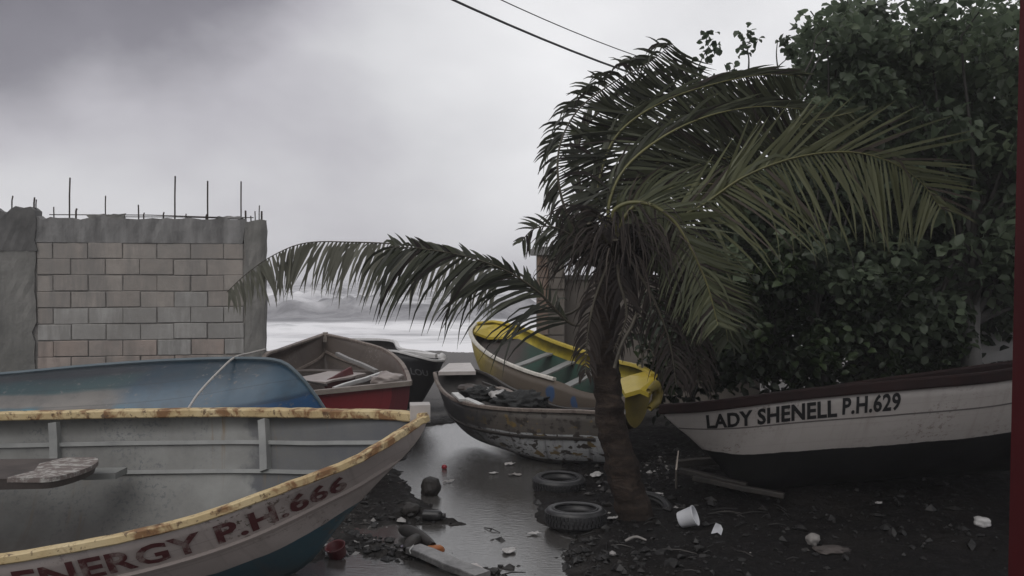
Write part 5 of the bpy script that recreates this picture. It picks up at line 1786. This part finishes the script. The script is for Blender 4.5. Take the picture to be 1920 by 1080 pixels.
def scrap(px, py, r_, mat, label, seed, name='plastic_scrap', cat='plastic', group='white scraps of plastic', stretch=1.4, lift=.35):
    p = on_ground(px, py, .012)
    q = random.Random(seed); n = 13; a0 = q.uniform(0, 6.28)
    v = [p + np.array((0, 0, r_ * lift * .6))]
    for k in range(n):
        a = 2 * math.pi * k / n
        for (f_, zz) in ((.55, lift * .7), (1.0, 0)):
            rr = r_ * f_ * q.uniform(.6, 1.25)
            x_, y_ = math.cos(a) * rr * stretch, math.sin(a) * rr * .85
            v.append(p + np.array((x_ * math.cos(a0 * .15) - y_ * math.sin(a0 * .15), x_ * math.sin(a0 * .15) + y_ * math.cos(a0 * .15), r_ * zz * q.uniform(.1, 1.5) + (q.uniform(0, .35) * r_ if zz == 0 else 0))))
    f = []
    for k in range(n):
        k2 = (k + 1) % n
        f += [(0, 1 + 2 * k, 1 + 2 * k2), (1 + 2 * k, 2 + 2 * k, 2 + 2 * k2, 1 + 2 * k2)]
    m_ = len(v)
    v = v + [x - np.array((0, 0, .004)) for x in v]
    f = f + [tuple(m_ + i for i in reversed(t_)) for t_ in f] + [(2 + 2 * k, m_ + 2 + 2 * k, m_ + 2 + 2 * ((k + 1) % n), 2 + 2 * ((k + 1) % n)) for k in range(n)]
    return tag(mk(name, v, f, mat, None, False, loc=p), label, cat, group)


lump('coconut', 807, 928, .105, MAT['husk'], 'black sodden coconut husk standing in the puddle below the red ball', 'coconut', 11, (.95, .9, 1.1), .3, 'sodden coconuts')
lump('coconut', 770, 966, .085, MAT['husk'], 'dark coconut husk on the mud beside the black bottle', 'coconut', 12, (1.1, .9, .8), .3, 'sodden coconuts')
lump('stone', 1524, 1020, .055, MAT['stone'], 'small pale stone alone on the dark mud below the white boat', 'stone', 13, (.9, 1, 1.0), .35)
lump('foam_lump', 1841, 985, .062, MAT['foam'], 'white foam lump on the dark mud beside the red post', 'foam', 14, (1.1, 1, .7), .3)
lump('ball', 833, 879, .032, MAT['red_bright'], 'tiny bright red ball floating in the puddle', 'ball', 15, (1, 1, .9), .08)
scrap(955, 872, .06, MAT['torn_plastic'], 'white crumpled scrap floating nearest the brown and white boat', 16)
scrap(926, 889, .035, MAT['torn_plastic'], 'small white scrap at the edge of the dark puddle water', 17)
scrap(1002, 1003, .04, MAT['torn_plastic'], 'white scrap in the wet mud in front of the nearest tyre', 18)
scrap(1150, 974, .04, MAT['torn_plastic'], 'pale flat scrap between the nearest tyre and the palm foot', 19)
scrap(953, 1036, .06, MAT['torn_plastic'], 'white shred lying on the heap of mud in front', 20)
scrap(965, 892, .05, MAT['stone'], 'dull pale scrap at the puddle rim behind the tyres', 21)
scrap(1118, 893, .065, MAT['torn_plastic'], 'crumpled pale plastic between the far tyre and the palm trunk', 22)
scrap(840, 905, .05, MAT['dull_pole'], 'grey flat scrap floating right of the coconut in the puddle', 23)
lump('orange_bottle', 816, 1037, .055, MAT['orange'], 'crushed orange plastic bottle at the end of the dark log', 'bottle', 24, (1.3, .8, .7), .35, None, 4)
lump('purple_lid', 768, 1026, .05, MAT['purple'], 'faded purple plastic lid among the debris beside the dark log', 'lid', 25, (1.5, .9, .25), .2)
# torn white plastic standing up
p = on_ground(1345, 1003)
v = [p + np.array(q) for q in ((-.05, 0, .01), (-.03, .01, .06), (-.01, 0, .10), (.01, .0, .06), (.03, -.01, .0), (.045, -.01, .05), (.03, 0, .085), (0, 0, .02), (-.05, .012, .01), (.03, .012, 0), (-.01, .012, .10))]
o = mk('plastic_scrap', v, [(0, 1, 7), (1, 2, 3, 7), (7, 3, 6, 5, 4), (8, 1, 0), (9, 4, 5), (10, 2, 1), (8, 10, 1), (9, 6, 10)], MAT['white_plastic'], None, loc=p)
tag(o, 'torn white plastic scrap standing up beside the tipped bucket', 'plastic', 'white scraps of plastic')
# stick, bottle, log, plank, red tub
p0, p1 = on_ground(1172, 1019, .02), on_ground(1212, 1022, .03)
o = MB().tube(cr([p0, (p0 + p1) / 2 + (0, .02, .03), p1 + (0, 0, .01)], 8), [.010, .013, .012, .011, .012, .010, .009, .007], 6).build('stick', MAT['stone'], None, True, loc=p0)
tag(o, 'pale crooked stick lying on the mud right of the tyres', 'stick')
p = on_ground(811, 976)
t = thing('black_bottle', p, 'black plastic bottle lying on its side by the puddle edge', 'bottle')
v, f = lathe([(0, -.09), (.045, -.09), (.05, -.08), (.05, .05), (.045, .07), (.022, .09), (0, .09)], 16)
mk('bottle_body', placed(v, p + (0, 0, .045), (0, R(90), R(-4))), f, MAT['black_plastic'], t, True)
v, f = lathe([(0, .088), (.024, .088), (.024, .118), (0, .12)], 12)
mk('bottle_cap', placed(v, p + (0, 0, .045), (0, R(90), R(-4))), f, MAT['black_plastic'], t, True)
p0, p1 = on_ground(752, 1003, .05), on_ground(812, 1035, .05)
o = MB().tube(cr([p0, (p0 * .5 + p1 * .5) + (0, .02, .015), p1], 10), [.03, .05, .056, .054, .05, .05, .046, .044, .04, .03], 9).build('log', MAT['dark_wood'], None, True, loc=p0)
tag(o, 'short black log sloping towards the orange bottle', 'log')
p0, p1 = on_ground(762, 1042, .04), on_ground(786, 1022, .06)
o = MB().tube(cr([p0, (p0 + p1) / 2 + (0, 0, .02), p1], 8), [.03, .05, .055, .055, .05, .05, .04, .03], 8).build('log', MAT['dark_wood'], None, True, loc=p0)
tag(o, 'stubby black log leaning on the end of the grey plank', 'log')
loose('plank', on_ground(775, 1040, .05), on_ground(905, 1092, .04), .15, .05, MAT['grey_plank'], 'soaked grey plank lying on the mud in the foreground', 'plank')
p0 = on_ground(770, 1052, .06)
o = MB().tube(cr([p0, P(768, 1032, p0[1]), P(776, 1022, p0[1] + .03)], 8), .006, 5).build('cord', MAT['pale_pole'], None, True, loc=p0)
tag(o, 'short white cord curving up at the end of the grey plank', 'cord')
p = on_ground(634, 1045)
t = thing('red_tub', p, 'broken dull red plastic tub beside the hull of the nearest boat', 'tub')
v, f = lathe([(0, 0), (.06, 0), (.068, .008), (.076, .09), (.083, .095), (.078, .10), (.070, .09), (.06, .012), (0, .012)], 20)
mk('tub_body', placed(v, p + (0, 0, .01), (R(18), R(-12), 0)), f, MAT['red_plastic'], t, True)
crumple('torn_label', p + (-.075, -.03, .04), .022, MAT['white_plastic'], None, None, 31, 2, (1, .6, .8), .4, parent=t)
p = on_ground(885, 1070)
o = MB().box(p + (0, 0, .02), (.06, .02, .0), (-.03, .06, 0), (0, 0, .012)).build('tile_shard', MAT['deck'], None, loc=p)
tag(o, 'pale square tile shard in the wet mud beside the plank', 'tile')
# brown cardboard-like flotsam on the dark side
lump('rag', 1560, 1035, .09, MAT['seat_brown'], 'crumpled brownish rag on the dark mud in front of the white boat', 'rag', 41, (1.5, .9, .3), .5, None, 5)
scrap(1648, 945, .03, MAT['torn_plastic'], 'tiny white scrap in the shade under the white boat', 42)
scrap(1235, 928, .035, MAT['torn_plastic'], 'tiny pale scrap right of the palm foot', 43)

# countless small rubble, husk and leaf litter
deb = MB()
ICO = []
bm = bmesh.new(); bmesh.ops.create_icosphere(bm, subdivisions=1, radius=1)
icov = np.array([p.co[:] for p in bm.verts]); icof = [[q.index for q in fc.verts] for fc in bm.faces]; bm.free()
octv = np.array(((1, 0, 0), (-1, 0, 0), (0, 1, 0), (0, -1, 0), (0, 0, 1), (0, 0, -1)), float)
octf = [(0, 2, 4), (2, 1, 4), (1, 3, 4), (3, 0, 4), (2, 0, 5), (1, 2, 5), (3, 1, 5), (0, 3, 5)]
spots = [(700, 1015, 70, 30, 420, .6), (640, 1035, 40, 25, 160, .6), (985, 1045, 70, 25, 300, .35), (1060, 1060, 140, 18, 300, .3), (1232, 890, 28, 28, 300, .75), (1120, 930, 30, 40, 120, .5), (1330, 930, 110, 40, 200, .25), (1500, 1000, 260, 60, 420, .14), (700, 940, 40, 40, 200, .3),
         (900, 985, 110, 50, 160, .4), (1700, 960, 120, 40, 220, .25), (860, 1050, 120, 25, 220, .35), (1150, 1040, 120, 30, 260, .3)]
PX, PY, TN = [], [], []
for (cx, cy, rx, ry, n, tb) in spots:
    PX += list(rng.normal(cx, rx, n)); PY += list(np.clip(rng.normal(cy, ry, n), 830, 1120)); TN += list(np.clip(rng.exponential(tb * .6, n), 0, 1))
g0 = np.array([G(a, b) for a, b in zip(PX, PY)])
ghz = ground_h(g0[:, 0], g0[:, 1])
for i in range(len(g0)):
    if ghz[i] < -.02: continue
    s = .0045 * random.paretovariate(1.5) if random.random() < .9 else random.uniform(.015, .03)
    s = min(s, .045)
    vv = octv if random.random() < .6 else icov
    ff = octf if vv is octv else icof
    el = np.array((random.uniform(.7, 1.9), random.uniform(.7, 1.2), random.uniform(.45, 1.0)))
    q = vv * el * s * (1 + .25 * rng.normal(0, 1, (len(vv), 1)))
    a = random.uniform(0, 6.28); ca, sa = math.cos(a), math.sin(a)
    q = np.stack([q[:, 0] * ca - q[:, 1] * sa, q[:, 0] * sa + q[:, 1] * ca, q[:, 2]], 1)
    deb.add(q + np.array((g0[i, 0], g0[i, 1], ghz[i] + s * .3)), ff, float(TN[i]))
o = deb.build('rubble', MAT['debris'], None, tone=True)
tag(o, 'small stones, husk and leaf litter strewn over the mud', 'rubble', None, 'stuff')
lit = MB()
for i in range(120):
    a, b = random.choice(((700, 980), (1000, 1040), (1350, 960), (1100, 1040), (1250, 990), (900, 1040)))
    q0 = G(random.gauss(a, 110), min(max(random.gauss(b, 35), 850), 1110))
    z = gz(q0[0], q0[1])
    if z < -.01: continue
    an = random.gauss(.2, .7); L = random.uniform(.05, .28)
    d = np.array((math.cos(an), math.sin(an), 0)) * L
    lit.tube([q0 * (1, 1, 0) + (0, 0, z + .012), q0 * (1, 1, 0) + d * .5 + (0, 0, z + .024), q0 * (1, 1, 0) + d + (0, 0, z + .01)], [.004, .006, .003], 4, True, random.choice((.05, .1, .3, .45, .8)))
o = lit.build('twig_litter', MAT['debris'], None, tone=True)
tag(o, 'scattered twigs and stalks washed over the mud', 'twigs', None, 'stuff')

# ------------------------------------------------------------------ red post beside the viewer
pd = 1.55
pt, pbm = P(1911, -260, pd + .12), P(1877, 1400, pd + .12)
pt[1] = pbm[1] = pd
post = thing('red_post', (pbm[0] + .05, pd, 0), 'dark red painted post standing close at the right edge', 'post')
ax = unit(pt - pbm)
foot = pbm - ax * (pbm[2] + .05) / ax[2]
hd = pt + ax * .6
xx = np.array((.055, .0, 0)); yy_ = np.array((0, .05, 0))
v = []
for c in (foot, hd):
    for (a, b) in ((-1, -.8), (-.85, -1), (.85, -1), (1, -.8), (1, .8), (.85, 1), (-.85, 1), (-1, .8)):
        v.append(c + np.array((.055 + .055 * a, .06 + .06 * b, 0)))
f = [(k, (k + 1) % 8, 8 + (k + 1) % 8, 8 + k) for k in range(8)] + [tuple(range(7, -1, -1)), tuple(range(8, 16))]
mk('post_shaft', v, f, MAT['red_post'], post)
fv = [p_ for p_ in (foot + (-.04, -.03, .0), foot + (.16, -.03, 0), foot + (.16, .16, 0), foot + (-.04, .16, 0))]
v = fv + [q + np.array((0, 0, .14)) for q in fv]
mk('post_footing', v, [(0, 3, 2, 1), (4, 5, 6, 7), (0, 1, 5, 4), (1, 2, 6, 5), (2, 3, 7, 6), (3, 0, 4, 7)], MAT['concrete'], post)

# ------------------------------------------------------------------ storm haze
hz = MB().box((0, 545, 6.0), (720, 0, 0), (0, 575, 0), (0, 0, 11.2))
hm_ = bpy.data.materials.new('haze'); hm_.use_nodes = True
nt = hm_.node_tree; nt.nodes.clear()
o_ = nt.nodes.new('ShaderNodeOutputMaterial'); pv = nt.nodes.new('ShaderNodeVolumePrincipled')
pv.inputs['Color'].default_value = (.95, .95, .97, 1)
pv.inputs['Density'].default_value = 0.0021
pv.inputs['Anisotropy'].default_value = 0.2
nt.links.new(pv.outputs[0], o_.inputs['Volume'])
hz_o = hz.build('haze', hm_)
tag(hz_o, kind='stuff')
